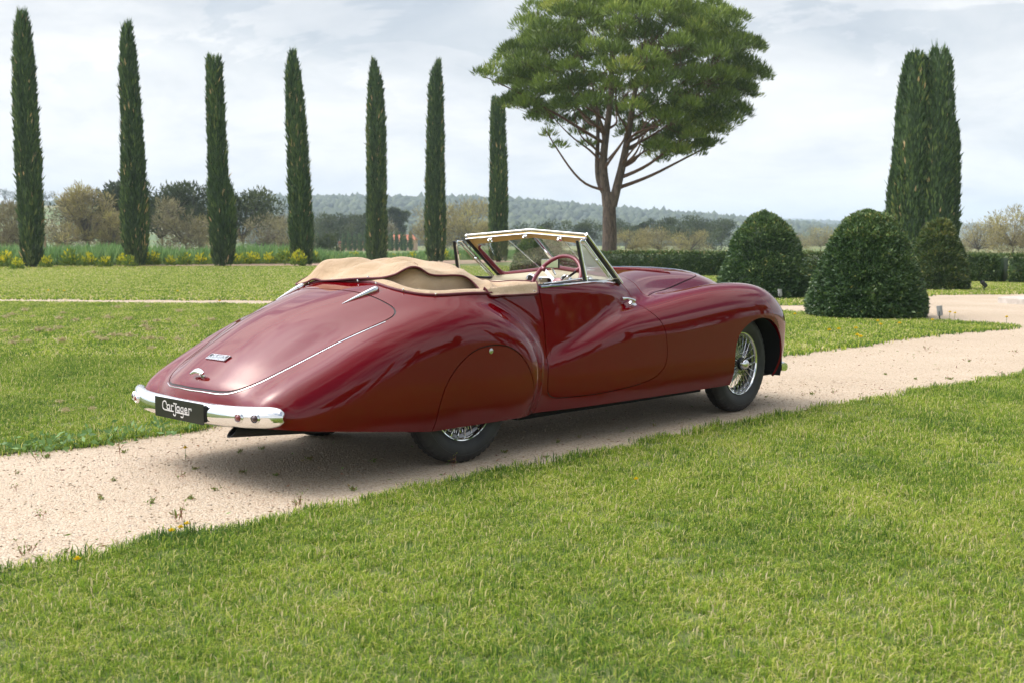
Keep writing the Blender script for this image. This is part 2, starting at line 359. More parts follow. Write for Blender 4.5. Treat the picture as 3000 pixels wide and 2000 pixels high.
leaf_mat('yellow_flowers', [(0, (0.125, 0.2125, 0.04375)), (.45, (0.2125, 0.3125, 0.05)), (.6, (0.525, 0.5375, 0.0375)), (1, (0.75, 0.6625, 0.0375))], .6, .3)
leaf_mat('tall_green', [(0, (0.1114, 0.2126, 0.07088)), (.6, (0.1823, 0.324, 0.1013)), (1, (0.2835, 0.4253, 0.1519))], .6, .3)
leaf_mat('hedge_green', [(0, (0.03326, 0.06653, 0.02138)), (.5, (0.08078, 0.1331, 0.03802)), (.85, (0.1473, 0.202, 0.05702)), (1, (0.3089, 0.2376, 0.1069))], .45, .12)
leaf_mat('dry_thatch', [(0, (0.33, 0.2645, 0.14)), (.5, (0.484, 0.4025, 0.22)), (1, (0.66, 0.575, 0.34))], .9, .2)
leaf_mat('petal_yellow', [(0, (.70, .50, .008)), (1, (.85, .66, .02))], .5, .3)
leaf_mat('weed_mix', [(0, (.19, .06, .06)), (.4, (.28, .15, .075)), (.6, (.18, .21, .05)), (1, (.16, .27, .05))], .6, .2)
m = Mat('bark', (.12, .085, .065), .9); v = m.coord()
mp = m.n('ShaderNodeMapping'); mp.inputs['Scale'].default_value = (1, 1, .22); m.l(v, mp.inputs[0])
bn = m.noise(mp.outputs[0], 9, 6, .7, .5); m.col(m.ramp(bn, [(.35, (.055, .042, .036)), (.55, (.16, .115, .088)), (.75, (.27, .205, .165))])); m.bump(bn, 1., .06)
m = Mat('bark_red', (.16, .085, .055), .9); v = m.coord(); bn = m.noise(v, 7, 5, .7); m.col(m.ramp(bn, [(.3, (.085, .048, .034)), (.7, (.21, .115, .075))])); m.bump(bn, .6, .03)
Mat('bark_grey', (.10, .085, .075), .9)
Mat('spot_housing', (.33, .33, .34), .4); Mat('spot_dark', (.03, .03, .035), .5); Mat('wood_post', (.34, .25, .15), .9)
m = Mat('pale_stone', (.46, .42, .37), .85); v = m.pos(); m.col(m.ramp(m.noise(v, 6, 6), [(.3, (.38, .34, .29)), (.7, (.55, .51, .46))])); m.bump(m.noise(v, 25, 4), .4, .02)
Mat('house_peach', (.66, .43, .31), .9); Mat('roof_tile', (.40, .135, .075), .9); Mat('pane_dark', (.03, .035, .04), .2)

# ---- ground sheets
def sheet(name, pts, z, mat, kind='structure'):
    me = mesh_np(name, [(x, y, z) for x, y in pts], [tuple(range(len(pts)))], False); o = link_mesh(name, me, mat); tag(o, kind=kind); return o
def grid_terrain(name, xs, ys, fz, mat):
    X, Y = np.meshgrid(xs, ys, indexing='ij'); Z = fz(X, Y); V = np.stack([X, Y, Z], -1).reshape(-1, 3); a, b = X.shape; I = np.arange(a*b).reshape(a, b)
    F = np.stack([I[:-1,:-1], I[1:,:-1], I[1:,1:], I[:-1,1:]], -1).reshape(-1, 4); o = link_mesh(name, mesh_np(name, V, F), mat); tag(o, kind='structure'); return o
sheet('ground', [(-9000,-9000),(9000,-9000),(9000,12000),(-9000,12000)], -.03, 'meadow')
sheet('gravel_path', [(-60,-40),(45,-40),(45,34),(-60,34)], 0., 'gravel')
near_edge = [(-9.5,-4.2),(-5.2,.9),(-3.3,3.0),(-2.01,4.4),(-1.70,4.75),(-1.37,5.08),(-1.04,5.41),(-.62,5.84),(-.18,6.28),(.32,6.79),(.94,7.52),(1.65,8.23),(2.52,9.09),(3.5,9.95),(5.12,11.4),(7.2,13.0),(9.6,14.4),(12.5,15.4),(17,16.3),(26,17.5),(45,19)]
farA = [(-7.6,2.6),(-5.2,5.0),(-3.9,6.3),(-3.17,7.0),(-2.85,7.23),(-2.54,7.56),(-2.23,8.01),(-1.2,9.05),(0,10.25),(1.4,11.65),(2.4,12.65),(3.25,13.46),(4.31,14.59),(5.61,15.93),(6.6,16.85),(7.3,17.3),(7.69,17.61),(7.85,18.0),(7.72,18.6),(7.2,19.6),(6.3,20.9),(5.29,21.97),(-5.86,24.58),(-11.1,25.4),(-30,28.6),(-60,33),(-60,-6)]
lawnA = farA; lawnC = near_edge + [(45,-40),(-60,-40),(-60,-34)]
lawnB = [(-60,36),(-30,30.5),(-12.1,27.0),(-6.3,26.4),(6.05,24.17),(7.2,24.4),(8.6,26.0),(9.6,28.2),(10.55,29.1),(13.3,29.7),(24,30.5),(45,31),(60,60),(40,90),(-70,90)]
def wavy(P, amp=.035, step=.12):
    P = np.array(P, float); out = []
    for a, b in zip(P, np.roll(P, -1, 0)):
        L_ = np.linalg.norm(b-a); k = max(1, min(200, int(L_/step))) if np.hypot(*((a+b)/2)) < 40 else 1
        nn = np.array([-(b-a)[1], (b-a)[0]])/max(L_, 1e-9)
        for i in range(k):
            t = i/k; q = a+(b-a)*t; out.append(q + nn*amp*(math.sin(q[0]*7.3+q[1]*5.1)+.6*math.sin(q[0]*17.7-q[1]*13.1)+.5*random.uniform(-1, 1)))
    return np.array(out)
LA, LB, LC = wavy(lawnA), np.array(lawnB, float), wavy(lawnC)
def lawn_mesh(name, P, z):
    bm = bmesh.new(); vs_ = [bm.verts.new((x, y, z)) for x, y in P]; f = bm.faces.new(vs_); bmesh.ops.triangulate(bm, faces=[f]); bmesh.ops.recalc_face_normals(bm, faces=bm.faces)
    me = bpy.data.meshes.new(name); bm.to_mesh(me); bm.free(); o = link_mesh(name, me, 'shade_dark_soil'); tag(o, kind='structure'); return o
lawn_mesh('lawn', LA, .006); lawn_mesh('lawn', LB, .006); lawn_mesh('lawn', LC, .006)
sheet('planting_bed', [(-40,49.5),(-26,57.5),(-19,61),(-10,65.5),(-3,74),(1,84),(-2,92),(-14,86),(-30,72),(-45,60)], .012, 'bare_earth')

# ---- leaf clouds
def leaf_geo(P, D, L, W, flat=None):
    n = len(P); D = unit(D); A = unit(np.cross(D, unit(rng.normal(size=(n, 3))))) if flat is None else flat
    L = np.broadcast_to(L, n)[:, None]; W = np.broadcast_to(W, n)[:, None]
    V = np.stack([P, P+D*L*.45+A*W*.5, P+D*L, P+D*L*.45-A*W*.5], 1).reshape(-1, 3); F = np.arange(4*n).reshape(-1, 4)
    return V, F
def cloud_mesh(name, parts):
    """parts: (V, F quads, tint per vertex)"""
    Vs = []; Fs = []; Ts = []; o = 0
    for V, F, T in parts: Vs.append(V); Fs.append(F+o); Ts.append(np.broadcast_to(T, len(V))); o += len(V)
    me = mesh_np(name, np.vstack(Vs), np.vstack(Fs), True); at = me.attributes.new('tint', 'FLOAT', 'POINT'); at.data.foreach_set('value', np.concatenate(Ts).astype(np.float32)); return me
def leaves(P, D, L, W, tint): V, F = leaf_geo(P, D, L, W); return V, F, np.repeat(np.clip(np.broadcast_to(tint, len(P)), 0, 1), 4)
def vnoise(P, s, seed=0):
    r = np.random.RandomState(seed); o = 0
    for k in range(4):
        w = r.normal(size=3)*s*(1.7**k); o = o + np.sin(P @ w + r.uniform(0, 6.3))/(1.35**k)
    return o/2.2
def core_rev(prof, n=28, amp=.05, cx=None, seed=0):
    V = []; F = []; m_ = len(prof)
    for i, (z, r, ox) in enumerate(prof):
        for k in range(n):
            a = 2*math.pi*k/n; V.append((ox+r*math.cos(a), r*math.sin(a), z))
    V = np.array(V); V[:, :2] += (V[:, :2])*(amp*vnoise(V, 2., seed))[:, None]
    I = np.arange(m_*n).reshape(m_, n); F = np.stack([I[:-1], np.roll(I, -1, 1)[:-1], np.roll(I, -1, 1)[1:], I[1:]], -1).reshape(-1, 4)
    return V, F
# ---- cypresses
def cypress_mesh(name, h, prof, n, lobes=None, L=(.25, .55), seed=1, wisps=40):
    """prof: (height fraction, centre offset, radius) down the column"""
    r = np.random.RandomState(seed); pr = np.array(prof); parts = []
    for (ox, oy, hs, rs) in (lobes or [(0, 0, 1, 1)]):
        ff = lambda t: (np.interp(t, pr[:, 0], pr[:, 1]), np.interp(t, pr[:, 0], pr[:, 2])*rs*.93)
        k = int(n/len(lobes or [1])); t = r.uniform(0, 1, k*3); cx, rad = ff(t); t = t[r.uniform(0, 1, k*3) < rad/rad.max()+.15][:k]; cx, rad = ff(t)
        a = r.uniform(0, 2*math.pi, len(t)); P = np.stack([cx+rad*np.cos(a), rad*np.sin(a), t*h*hs], 1)
        rib = vnoise(np.stack([np.cos(a)*2.2, np.sin(a)*2.2, t*h*.30], 1), 1.6, seed+3)
        q = (.80+.22*r.uniform(0, 1, len(t))**.7+.09*rib); P[:, 0] = cx+(P[:, 0]-cx)*q; P[:, 1] *= q; P[:, 0] += ox; P[:, 1] += oy
        D = np.stack([np.cos(a)*.30, np.sin(a)*.30, np.ones(len(t))], 1)+r.normal(size=(len(t), 3))*.16
        tint = .42+.26*rib+.20*r.normal(size=len(t)); tint[r.uniform(0, 1, len(t)) < (.010 if lobes is None else .003)] = 1.
        parts.append(leaves(P, D, r.uniform(*L, len(t)), r.uniform(.05, .11, len(t)), np.clip(tint, 0, .95)*(tint < 1)+(tint >= 1)))
        cv = [(tt*h*hs, max(.02, float(ff(tt)[1])*.80), float(ff(tt)[0])+ox) for tt in np.linspace(.012, .985, 44)]; V, F = core_rev(cv, 22, .06, seed=seed); V[:, 1] += oy
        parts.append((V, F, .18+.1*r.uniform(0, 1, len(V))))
        kw = wisps*2; t = 1-.09*r.uniform(0, 1, kw)**1.3; cx, rad = ff(t); a = r.uniform(0, 2*math.pi, kw); q = r.uniform(.2, .95, kw); P = np.stack([cx+rad*q*np.cos(a)+ox, rad*q*np.sin(a)+oy, t*h*hs-.25], 1)
        parts.append(leaves(P, np.stack([r.normal(size=kw)*.16+.12*np.cos(a), r.normal(size=kw)*.16, np.ones(kw)], 1), r.uniform(.4, 1.0, kw), r.uniform(.04, .08, kw), .5))
        kw = 60; t = r.uniform(.1, .95, kw); cx, rad = ff(t); a = r.uniform(0, 2*math.pi, kw); P = np.stack([cx+rad*.95*np.cos(a)+ox, rad*.95*np.sin(a)+oy, t*h*hs], 1)
        parts.append(leaves(P, np.stack([np.cos(a)*.6, np.sin(a)*.6, np.ones(kw)], 1), r.uniform(.3, .6, kw), .04, .5))
    return cloud_mesh(name, parts)
def plant_trunk(parent, z1, r0, mat='bark', lean=(0, 0), r1=None):
    return MB().tube([(0, 0, -.05), (lean[0]*.4, lean[1]*.4, z1*.5), (lean[0], lean[1], z1)], [r0*1.25, r0, r1 or r0*.8], 10).build('trunk', mat, parent)
def cypress(name, loc, me, label, group=None, trunk=.5):
    o = empty(name, loc); link_mesh('crown', me, 'cypress_green', o); plant_trunk(o, trunk, .16, 'bark'); tag(o, label, 'cypress tree', group); return o
CYP = [  # x, y, height, profile (fraction, centre offset, radius)
 ((-26.1,62.6), 13.5, [(0,0,.42),(.05,-.05,.55),(.2,-.05,.62),(.4,-.08,.62),(.6,-.12,.58),(.8,-.10,.50),(.93,-.12,.36),(1,-.1,.14)], 'tallest cypress at the open end of the row, evenly slim to its tip'),
 ((-21.4,65.4), 13.4, [(0,0,.42),(.08,0,.68),(.25,0,.76),(.40,-.02,.66),(.6,-.04,.52),(.8,-.12,.46),(.93,-.14,.32),(1,-.1,.12)], 'cypress with a thick waist and twin feathery tips, second from the open end'),
 ((-16.5,65.4), 11.58, [(0,.05,.48),(.08,.08,.68),(.2,.08,.74),(.33,.0,.70),(.42,-.12,.52),(.55,-.16,.46),(.75,-.20,.44),(.95,-.22,.38),(1,-.22,.30)], 'blunt-topped cypress with a bulging lower half leaning to one side'),
 ((-12.3,67.4), 12.21, [(0,0,.52),(.1,-.02,.68),(.3,-.10,.62),(.5,-.16,.55),(.7,-.26,.50),(.88,-.36,.40),(.95,-.38,.22),(1,-.38,.07)], 'cypress leaning slightly with a thin pointed tip behind the soft top'),
 ((-9.07,76.9), 13.19, [(0,0,.60),(.1,.02,.66),(.3,.04,.64),(.5,.06,.60),(.7,.06,.55),(.88,.05,.42),(.94,.02,.26),(1,-.06,.06)], 'straight cypress with a forked pointed tip between two others in the row'),
 ((-5.3,79.7), 13.62, [(0,0,.52),(.1,0,.70),(.3,0,.66),(.5,.02,.58),(.7,.06,.52),(.88,.10,.42),(.94,.12,.26),(1,.28,.06)], 'cypress whose wispy tip bends to one side, beside the car windscreen'),
 ((-.98,82.7), 11.51, [(0,0,.60),(.1,0,.66),(.3,.0,.62),(.5,.02,.58),(.7,.0,.52),(.9,-.03,.46),(.97,-.03,.40),(1,-.03,.30)], 'round-topped shorter cypress under the pine branch at the row end')]
for i, ((x, y), h, pr, lb) in enumerate(CYP):
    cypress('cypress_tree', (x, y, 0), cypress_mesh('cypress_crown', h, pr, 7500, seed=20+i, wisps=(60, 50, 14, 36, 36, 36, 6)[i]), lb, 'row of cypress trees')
big = cypress_mesh('great_cypress_crown', 9.75, [(0,0,.5),(.05,0,.74),(.2,0,.86),(.4,0,.86),(.6,.0,.82),(.8,.03,.68),(.93,.04,.54),(.98,.04,.38),(1,.04,.22)], 30000, lobes=[(-.56,0,.985,1.),(.44,-.1,1.,1.02),(-.05,.25,.965,1.05),(1.08,.3,.70,.78),(-.92,.1,.55,.78)], L=(.18, .40), seed=71, wisps=12)
o = cypress('broad_cypress_tree', (18.35, 51.55, 0), big, 'broad twin-topped dark cypress standing behind the clipped yews', trunk=.9)
# ---- clipped yews
def topiary_mesh(name, h, r, n, seed, squash=1.0, L=(.055, .12)):
    rr = np.random.RandomState(seed); zz = np.linspace(0, 1, 60)
    prof = np.interp(zz, [0, .03, .10, .22, .40, .58, .72, .83, .91, .96, 1.], np.array([.93, .98, 1., .965, .86, .735, .625, .51, .375, .25, .0]))*r
    t = rr.uniform(0, 1, n*3); keep = rr.uniform(0, 1, n*3) < np.interp(t, zz, prof)/r+.10+.5*(t > .9); t = t[keep][:n]; a = rr.uniform(0, 2*math.pi, len(t))
    rad = np.interp(t, zz, prof); dr = np.gradient(prof, zz*h); nz = -np.interp(t, zz, dr); N_ = unit(np.stack([np.cos(a), np.sin(a), np.clip(nz, -.2, 4)], 1))
    P = np.stack([rad*np.cos(a), rad*np.sin(a), t*h], 1); cl = vnoise(P, 6.5, seed)+.6*vnoise(P, 15., seed+1)+.4*vnoise(P, 2.2, seed+5)
    P = P+N_*(.036*cl-.045+.038*rr.uniform(-1, 1, len(t)))[:, None]
    D = N_*.75+unit(rr.normal(size=(len(t), 3)))*.8+np.array([0, 0, .25])
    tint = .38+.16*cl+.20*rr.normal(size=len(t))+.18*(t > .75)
    parts = [leaves(P, D, rr.uniform(*L, len(t)), rr.uniform(.022, .048, len(t)), tint)]
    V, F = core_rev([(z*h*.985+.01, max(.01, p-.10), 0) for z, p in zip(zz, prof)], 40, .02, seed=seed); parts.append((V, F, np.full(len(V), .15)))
    return cloud_mesh(name, parts)
TOP = [((6.365,20.55), 1.875, 1.03, 52000, 'large dark clipped yew dome nearest the path corner, beside a white spotlight', 'yew_green', 31),
       ((6.15,28.0), 2.05, 1.13, 26000, 'clipped yew dome behind the bonnet of the car', 'yew_green', 32),
       ((12.09,32.6), 2.02, .86, 20000, 'small golden-tinged clipped yew dome in front of the broad cypress', 'yew_golden', 33),
       ((.82,33.5), 1.72, .92, 14000, 'clipped yew dome seen through the car windscreen', 'yew_green', 34)]
for (x, y), h, r, n, lb, mt, sd_ in TOP:
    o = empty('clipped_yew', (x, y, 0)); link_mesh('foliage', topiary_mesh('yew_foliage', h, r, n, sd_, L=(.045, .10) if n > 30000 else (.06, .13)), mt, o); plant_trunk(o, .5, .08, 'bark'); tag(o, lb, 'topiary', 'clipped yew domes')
# ---- hedge
def hedge_mesh(L_, w, h, n, seed):
    rr = np.random.RandomState(seed); A = [h*L_, w*L_, h*L_]; s = rr.choice(3, n, p=np.array(A)/sum(A)); u = rr.uniform(0, L_, n); v = rr.uniform(0, 1, n)
    P = np.where((s == 1)[:, None], np.stack([u, (v-.5)*w, np.full(n, h)], 1), np.stack([u, np.where(s == 0, -w/2, w/2), v*h], 1))
    N_ = np.where((s == 1)[:, None], np.array([0, 0, 1.]), np.stack([0*u, np.where(s == 0, -1., 1.), 0*u], 1)); cl = vnoise(P, 4., seed)+.6*vnoise(P, 11, seed+2)
    P = P+N_*(.035*cl-.03+.03*rr.uniform(-1, 1, n))[:, None]; D = N_*.8+unit(rr.normal(size=(n, 3)))*.8+np.array([0, 0, .3])
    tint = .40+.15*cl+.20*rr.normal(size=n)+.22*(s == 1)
    bx_ = MB().box(.03, L_-.03, -w/2+.07, w/2-.07, .0, h-.07); V = np.array(bx_.v); F = np.array(bx_.f)
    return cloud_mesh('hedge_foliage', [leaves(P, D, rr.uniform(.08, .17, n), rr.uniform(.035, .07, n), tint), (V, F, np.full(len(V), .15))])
def hedge(a, b, h, n, lb, seed):
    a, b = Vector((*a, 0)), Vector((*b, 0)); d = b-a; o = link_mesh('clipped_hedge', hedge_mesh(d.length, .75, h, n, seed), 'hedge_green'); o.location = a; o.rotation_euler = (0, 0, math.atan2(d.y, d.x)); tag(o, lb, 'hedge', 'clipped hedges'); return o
hedge((.4,49.2), (9.6,45.2), .93, 15000, 'long low clipped hedge running behind the car bonnet under the pine', 41)
hedge((9.75,45.1), (14.2,41.0), .92, 9000, 'low clipped hedge between the two larger yew domes', 42)
hedge((14.3,40.9), (16.55,38.55), .90, 6000, 'low clipped hedge block beside the golden yew dome', 43)
hedge((16.7,38.4), (21.5,34.4), .90, 9000, 'low clipped hedge block running away past the seam toward the gravel court', 44)
# ---- the stone pine
def limb(mb, pts, r0, r1, n=7, k=10):
    C = curve_through(np.array(pts, float), k); rr = np.linspace(r0, r1, k); mb.tube(C, list(rr), n); return C
def stone_pine(name, loc, label, seed=5):
    rr = np.random.RandomState(seed); o = empty(name, loc); tk = MB()
    limb(tk, [(-.05,0,-.1),(0,0,1.5),(-.02,0,2.7),(-.02,.02,3.3),(-.02,.02,3.9)], .40, .31, 14, 14)
    A = limb(tk, [(-.12,.05,3.2),(-.22,.1,4.1),(-.33,.15,5.3),(-.15,.1,7.2),(.05,.0,9.4),(.0,0,11.6)], .26, .09, 12, 26)
    B_ = limb(tk, [(.12,-.05,3.2),(.36,-.1,4.2),(.60,-.1,5.2),(.86,-.2,6.6),(1.15,-.3,8.6),(1.6,-.2,11.2)], .25, .09, 12, 26)
    C_ = limb(tk, [(-.30,.1,3.9),(-.55,.3,4.5),(-.62,.4,5.8),(-.60,.5,7.4),(-.9,.8,9.6)], .15, .06, 10, 20)
    trunk = tk.build('trunk', 'bark', o)
    ctr = np.array([.85, 0, 9.7]); RX, RY, RZ = 6.6, 6.0, 4.5
    ends = []; br = MB(); stems = [A, B_, C_]; tries = 0
    while len(ends) < 330 and tries < 12000:
        tries += 1; d = unit(rr.normal(size=3)); q = rr.uniform(.55, 1.0)**.5
        e = ctr+d*np.array([RX, RY, RZ])*q
        if d[2] < -.55 and e[0] < 1.2: continue
        if e[0] < -1.6 and e[2] < 7.4+.25*(-1.6-e[0]): continue
        if abs(e[0]-.3) < 1.9 and e[2] < 7.0: continue
        if e[0] > 1.2 and e[2] < 5.6: continue
        if all(np.linalg.norm(e-f) > .80 for f in ends): ends.append(e)
    hubs = []
    for e in sorted(ends, key=lambda q: rr.uniform()):
        hq = np.array([.5, 0, 6.6])+(e-np.array([.5, 0, 6.6]))*.62
        if all(np.linalg.norm(hq-f) > 1.5 for f in hubs): hubs.append(hq)
    for hq in hubs:
        S_ = A if hq[0] < -.2 else B_ if hq[0] > 1.0 else stems[rr.randint(3)]
        zt = np.clip(hq[2]-.9-.42*np.linalg.norm(hq[:2]-np.array([.5, 0])), 4.3, 10.5); i = int(np.argmin(np.abs(S_[:, 2]-zt))); s0 = S_[i]; l_ = np.linalg.norm(hq-s0)
        limb(br, [s0, s0*.7+hq*.3+np.array([0, 0, -.12])+rr.normal(size=3)*.14, s0*.35+hq*.65+np.array([0, 0, -.18])+rr.normal(size=3)*.16, hq], .028+.012*l_, .02, 7, 11)
    for e in ends:
        hq = hubs[int(np.argmin([np.linalg.norm(f-e) for f in hubs]))]
        limb(br, [hq, hq*.5+e*.5+rr.normal(size=3)*.15, e], .020, .008, 5, 6)
    limb(br, [(-.22,0,4.0),(-1.3,-.2,4.35),(-2.4,-.3,5.6),(-3.3,-.4,7.0)], .075, .03, 8, 12); limb(br, [(.38,0,4.1),(2.0,-.2,4.7),(3.4,-.3,5.4),(5.0,-.2,6.2)], .10, .03, 8, 12)
    limb(br, [(.45,0,4.6),(1.8,-.6,5.2),(3.0,-.8,6.1),(4.4,-1.0,7.0)], .10, .03, 8, 12)
    limb(br, [(-.4,0,6.4),(-2.6,-.2,7.7),(-4.6,-.3,8.8),(-6.3,-.3,9.6)], .09, .02, 8, 12)
    tag(br.build('limbs', 'bark_red', o), kind='stuff')
    ex_ = [(-6.55,-.3,9.7),(-6.0,-.3,9.55),(-5.5,-.3,9.2),(-5.1,-.1,9.35),(-4.6,-.3,8.7),(-4.2,-.3,8.2),(-3.5,-.4,7.4),(-3.1,-.3,6.7),(-2.6,-.3,6.1),(-4.9,-.3,8.4),(-3.9,-.2,7.5),(5.2,-.2,6.3),(4.4,-.2,6.0),(3.4,-.4,5.7),(4.6,-.9,7.1),(2.6,-.3,5.4),(-1.2,-.2,6.2),(-1.7,.2,6.8)]
    P = []; D = []; T = []
    for (e, w, k) in [(e, rr.uniform(.52, .88), 330) for e in ends]+[(np.array(e), .42, 110) for e in ex_]:
        d = unit(rr.normal(size=(k, 3))); d[:, 2] = np.abs(d[:, 2])*.9-.25; q = rr.uniform(.25, 1., (k, 1))**.6
        pts = e+d*q*w*np.array([1., 1., .95]); P.append(pts); D.append(d*.7+np.array([0, 0, .8])+rr.normal(size=(k, 3))*.25)
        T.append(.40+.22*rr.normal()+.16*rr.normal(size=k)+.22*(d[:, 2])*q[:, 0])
    P = np.vstack(P); D = np.vstack(D); T = np.concatenate(T)
    me = cloud_mesh('pine_needles', [leaves(P, D, rr.uniform(.20, .42, len(P)), rr.uniform(.034, .068, len(P)), T)])
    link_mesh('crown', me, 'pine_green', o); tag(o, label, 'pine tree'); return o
pine = stone_pine('stone_pine', (4.95, 58.4, 0), 'large stone pine with forked trunk and wide rounded crown behind the hedge')
# ---- background trees
def lump_tree(name, loc, h, w, kind, label, group, seed, trunk_h=.35, n=2600, cat='tree'):
    rr = np.random.RandomState(seed); o = empty(name, loc); P = []; D = []; T = []
    if kind == 'pine':
        k = 20; lumps = [(rr.uniform(-.44, .44)*w, rr.uniform(-.4, .4)*w, h*(.36+.46*rr.uniform(0, 1)), w*rr.uniform(.15, .24)) for _ in range(k)]
    elif kind == 'bush':
        k = 14; lumps = [(rr.uniform(-.42, .42)*w, rr.uniform(-.4, .4)*w, h*rr.uniform(.18, .76), w*rr.uniform(.15, .26)) for _ in range(k)]
    else:
        k = 34; lumps = []
        for _ in range(k):
            zz_ = rr.uniform(.14, .88); sp_ = .46*math.sin(math.pi*min(.95, .18+zz_*.8))**.6; lumps.append((rr.uniform(-sp_, sp_)*w, rr.uniform(-.4, .4)*w, h*zz_, w*rr.uniform(.12, .20)))
    bl = MB()
    for (a, b, c_, r_) in lumps:
        m_ = n//k; d = unit(rr.normal(size=(m_, 3))); q = rr.uniform(.3, 1.05, (m_, 1))
        P.append(np.array([a, b, c_])+d*q*r_*np.array([1., 1., .72 if kind == 'pine' else .95])); D.append(d*(.6 if kind != 'twig' else .8)+np.array([0, 0, .5])+rr.normal(size=(m_, 3))*.35); T.append(.45+.2*rr.normal()+.18*rr.normal(size=m_)+.12*d[:, 2])
        limb(bl, [(0, 0, h*trunk_h*.7), (a*.4, b*.4, h*trunk_h+.3*(c_-h*trunk_h)), (a, b, c_)], .018*h*.6, .006*h*.6, 5, 6)
    P = np.vstack(P); D = np.vstack(D); T = np.concatenate(T); s = h/9.
    if kind == 'pine': Lr, Wr = (.35*s, .7*s), (.12*s, .26*s)
    elif kind == 'bush': Lr, Wr = (.35*s, .8*s), (.15*s, .32*s)
    else: Lr, Wr = (.4*s, 1.1*s), (.06*s, .15*s)
    me = cloud_mesh('crown_leaves', [leaves(P, D, rr.uniform(*Lr, len(P)), rr.uniform(*Wr, len(P)), T)])
    mt = {'pine': 'far_pine', 'bush': 'far_pine', 'twig': 'grey_twigs', 'ochre': 'ochre_twigs', 'spring': 'ochre_twigs'}[kind]
    link_mesh('crown', me, mt, o); limb(bl, [(0, 0, -.2), (.02*w, 0, h*trunk_h*.5), (0, 0, h*trunk_h)], .03*h*.6, .02*h*.6, 7, 6)
    bl.build('trunk', 'bark_grey', o); tag(o, label, cat, group); return o
def at(px, Y): return (px-1500)/3358.*Y       # lateral position, in metres, of something seen at photo column px and depth Y
def hgt(py, Y): return CAM_H+(715-py)/3358.*Y
BG = [  # column, depth, top row, width px, kind, label
 (-30, 120, 590, 120, 'twig', 'bare grey tree by the end of the cypress row'),
 (45, 105, 600, 100, 'twig', 'slender leafless sapling tree beside the tallest cypress'),
 (190, 125, 612, 150, 'twig', 'grey-brown leafless tree next to the pale budding tree'),
 (262, 118, 562, 170, 'ochre', 'pale budding tree between the first two cypresses'),
 (330, 116, 628, 100, 'ochre', 'low budding shrub tree at the foot of the pale tree'),
 (300, 135, 536, 220, 'pine', 'dark spreading pine behind the pale budding tree'),
 (365, 133, 526, 170, 'pine', 'dark pine partly hidden by the thick-waisted cypress'),
 (475, 133, 536, 240, 'pine', 'dark flat-topped pine between second and third cypress'),
 (585, 131, 540, 200, 'pine', 'dark pine just behind the blunt-topped cypress'),
 (712, 128, 556, 200, 'pine', 'dark rounded pine leaning out past the blunt-topped cypress'),
 (545, 116, 592, 170, 'twig', 'brown leafless tree with a forked trunk before the dark pines'),
 (640, 120, 640, 130, 'ochre', 'low brownish tree beside the blunt-topped cypress'),
 (785, 120, 640, 150, 'twig', 'grey leafless tree at the edge of the dark pines'),
 (845, 128, 640, 150, 'twig', 'grey-brown thicket tree beside the leaning cypress'),
 (935, 240, 632, 110, 'pine', 'small round-topped pine in the middle distance'),
 (985, 230, 628, 110, 'pine', 'dark pine in the grove behind the vineyard'),
 (1045, 235, 632, 110, 'pine', 'dark pine beside the grove opening'),
 (1075, 240, 622, 90, 'pine', 'dark pine behind the straight cypress'),
 (1165, 250, 608, 60, 'pine', 'lone taller pine above the red-roofed house'),
 (930, 215, 668, 110, 'bush', 'dark leafy tree in the grove edge'),
 (1030, 212, 662, 120, 'bush', 'grey-green leafy tree in the grove edge'),
 (1115, 245, 655, 100, 'twig', 'brownish leafless tree beside the red-roofed house'),
 (965, 118, 690, 70, 'bush', 'round dark bush in the meadow before the small cypress row'),
 (1285, 170, 612, 150, 'ochre', 'broad ochre tree overhanging the red-roofed house'),
 (1375, 168, 600, 190, 'ochre', 'broad ochre tree between the last two cypresses'),
 (1440, 150, 660, 110, 'ochre', 'low ochre tree beside the round-topped cypress'),
 (1530, 220, 655, 110, 'bush', 'dark tree seen above the windscreen header'),
 (1625, 225, 650, 110, 'bush', 'dark tree behind the windscreen top'),
 (1725, 230, 648, 90, 'pine', 'dark pine close beside the pine trunk'),
 (1830, 240, 650, 110, 'pine', 'low dark pine right behind the pine trunk'),
 (1878, 250, 652, 44, 'pine', 'small round pine on the field edge'),
 (1935, 250, 642, 76, 'pine', 'rounded pine standing alone on the field edge'),
 (2045, 240, 640, 130, 'pine', 'wide pale green pine crown left of the clipped yew'),
 (2110, 238, 652, 110, 'pine', 'spreading pine crown just beside the clipped yew'),
 (1990, 200, 668, 90, 'bush', 'grey-green bushy tree in front of the pines'),
 (2090, 200, 680, 130, 'bush', 'dark bushy tree behind the hedge end'),
 (1850, 130, 680, 110, 'ochre', 'ochre thicket beside the pine trunk behind the hedge'),
 (1930, 128, 684, 130, 'ochre', 'ochre thicket in the middle of the field edge'),
 (2020, 126, 690, 120, 'ochre', 'ochre thicket toward the clipped yew'),
 (1590, 135, 690, 150, 'ochre', 'ochre thicket seen through the windscreen'),
 (2400, 190, 682, 120, 'ochre', 'orange-brown tree between the two large yew domes'),
 (2340, 185, 700, 90, 'ochre', 'low orange-brown tree right of the near yew dome'),
 (2960, 115, 622, 170, 'ochre', 'tall pale yellow tree behind the hedge past the broad cypress'),
 (2860, 118, 668, 140, 'ochre', 'low yellowish tree behind the hedge by the broad cypress'),
 (3040, 112, 640, 150, 'ochre', 'yellowish tree at the far end of the hedge')]
NM = {'pine': 'pine_tree', 'bush': 'leafy_tree', 'twig': 'leafless_tree', 'ochre': 'budding_tree'}
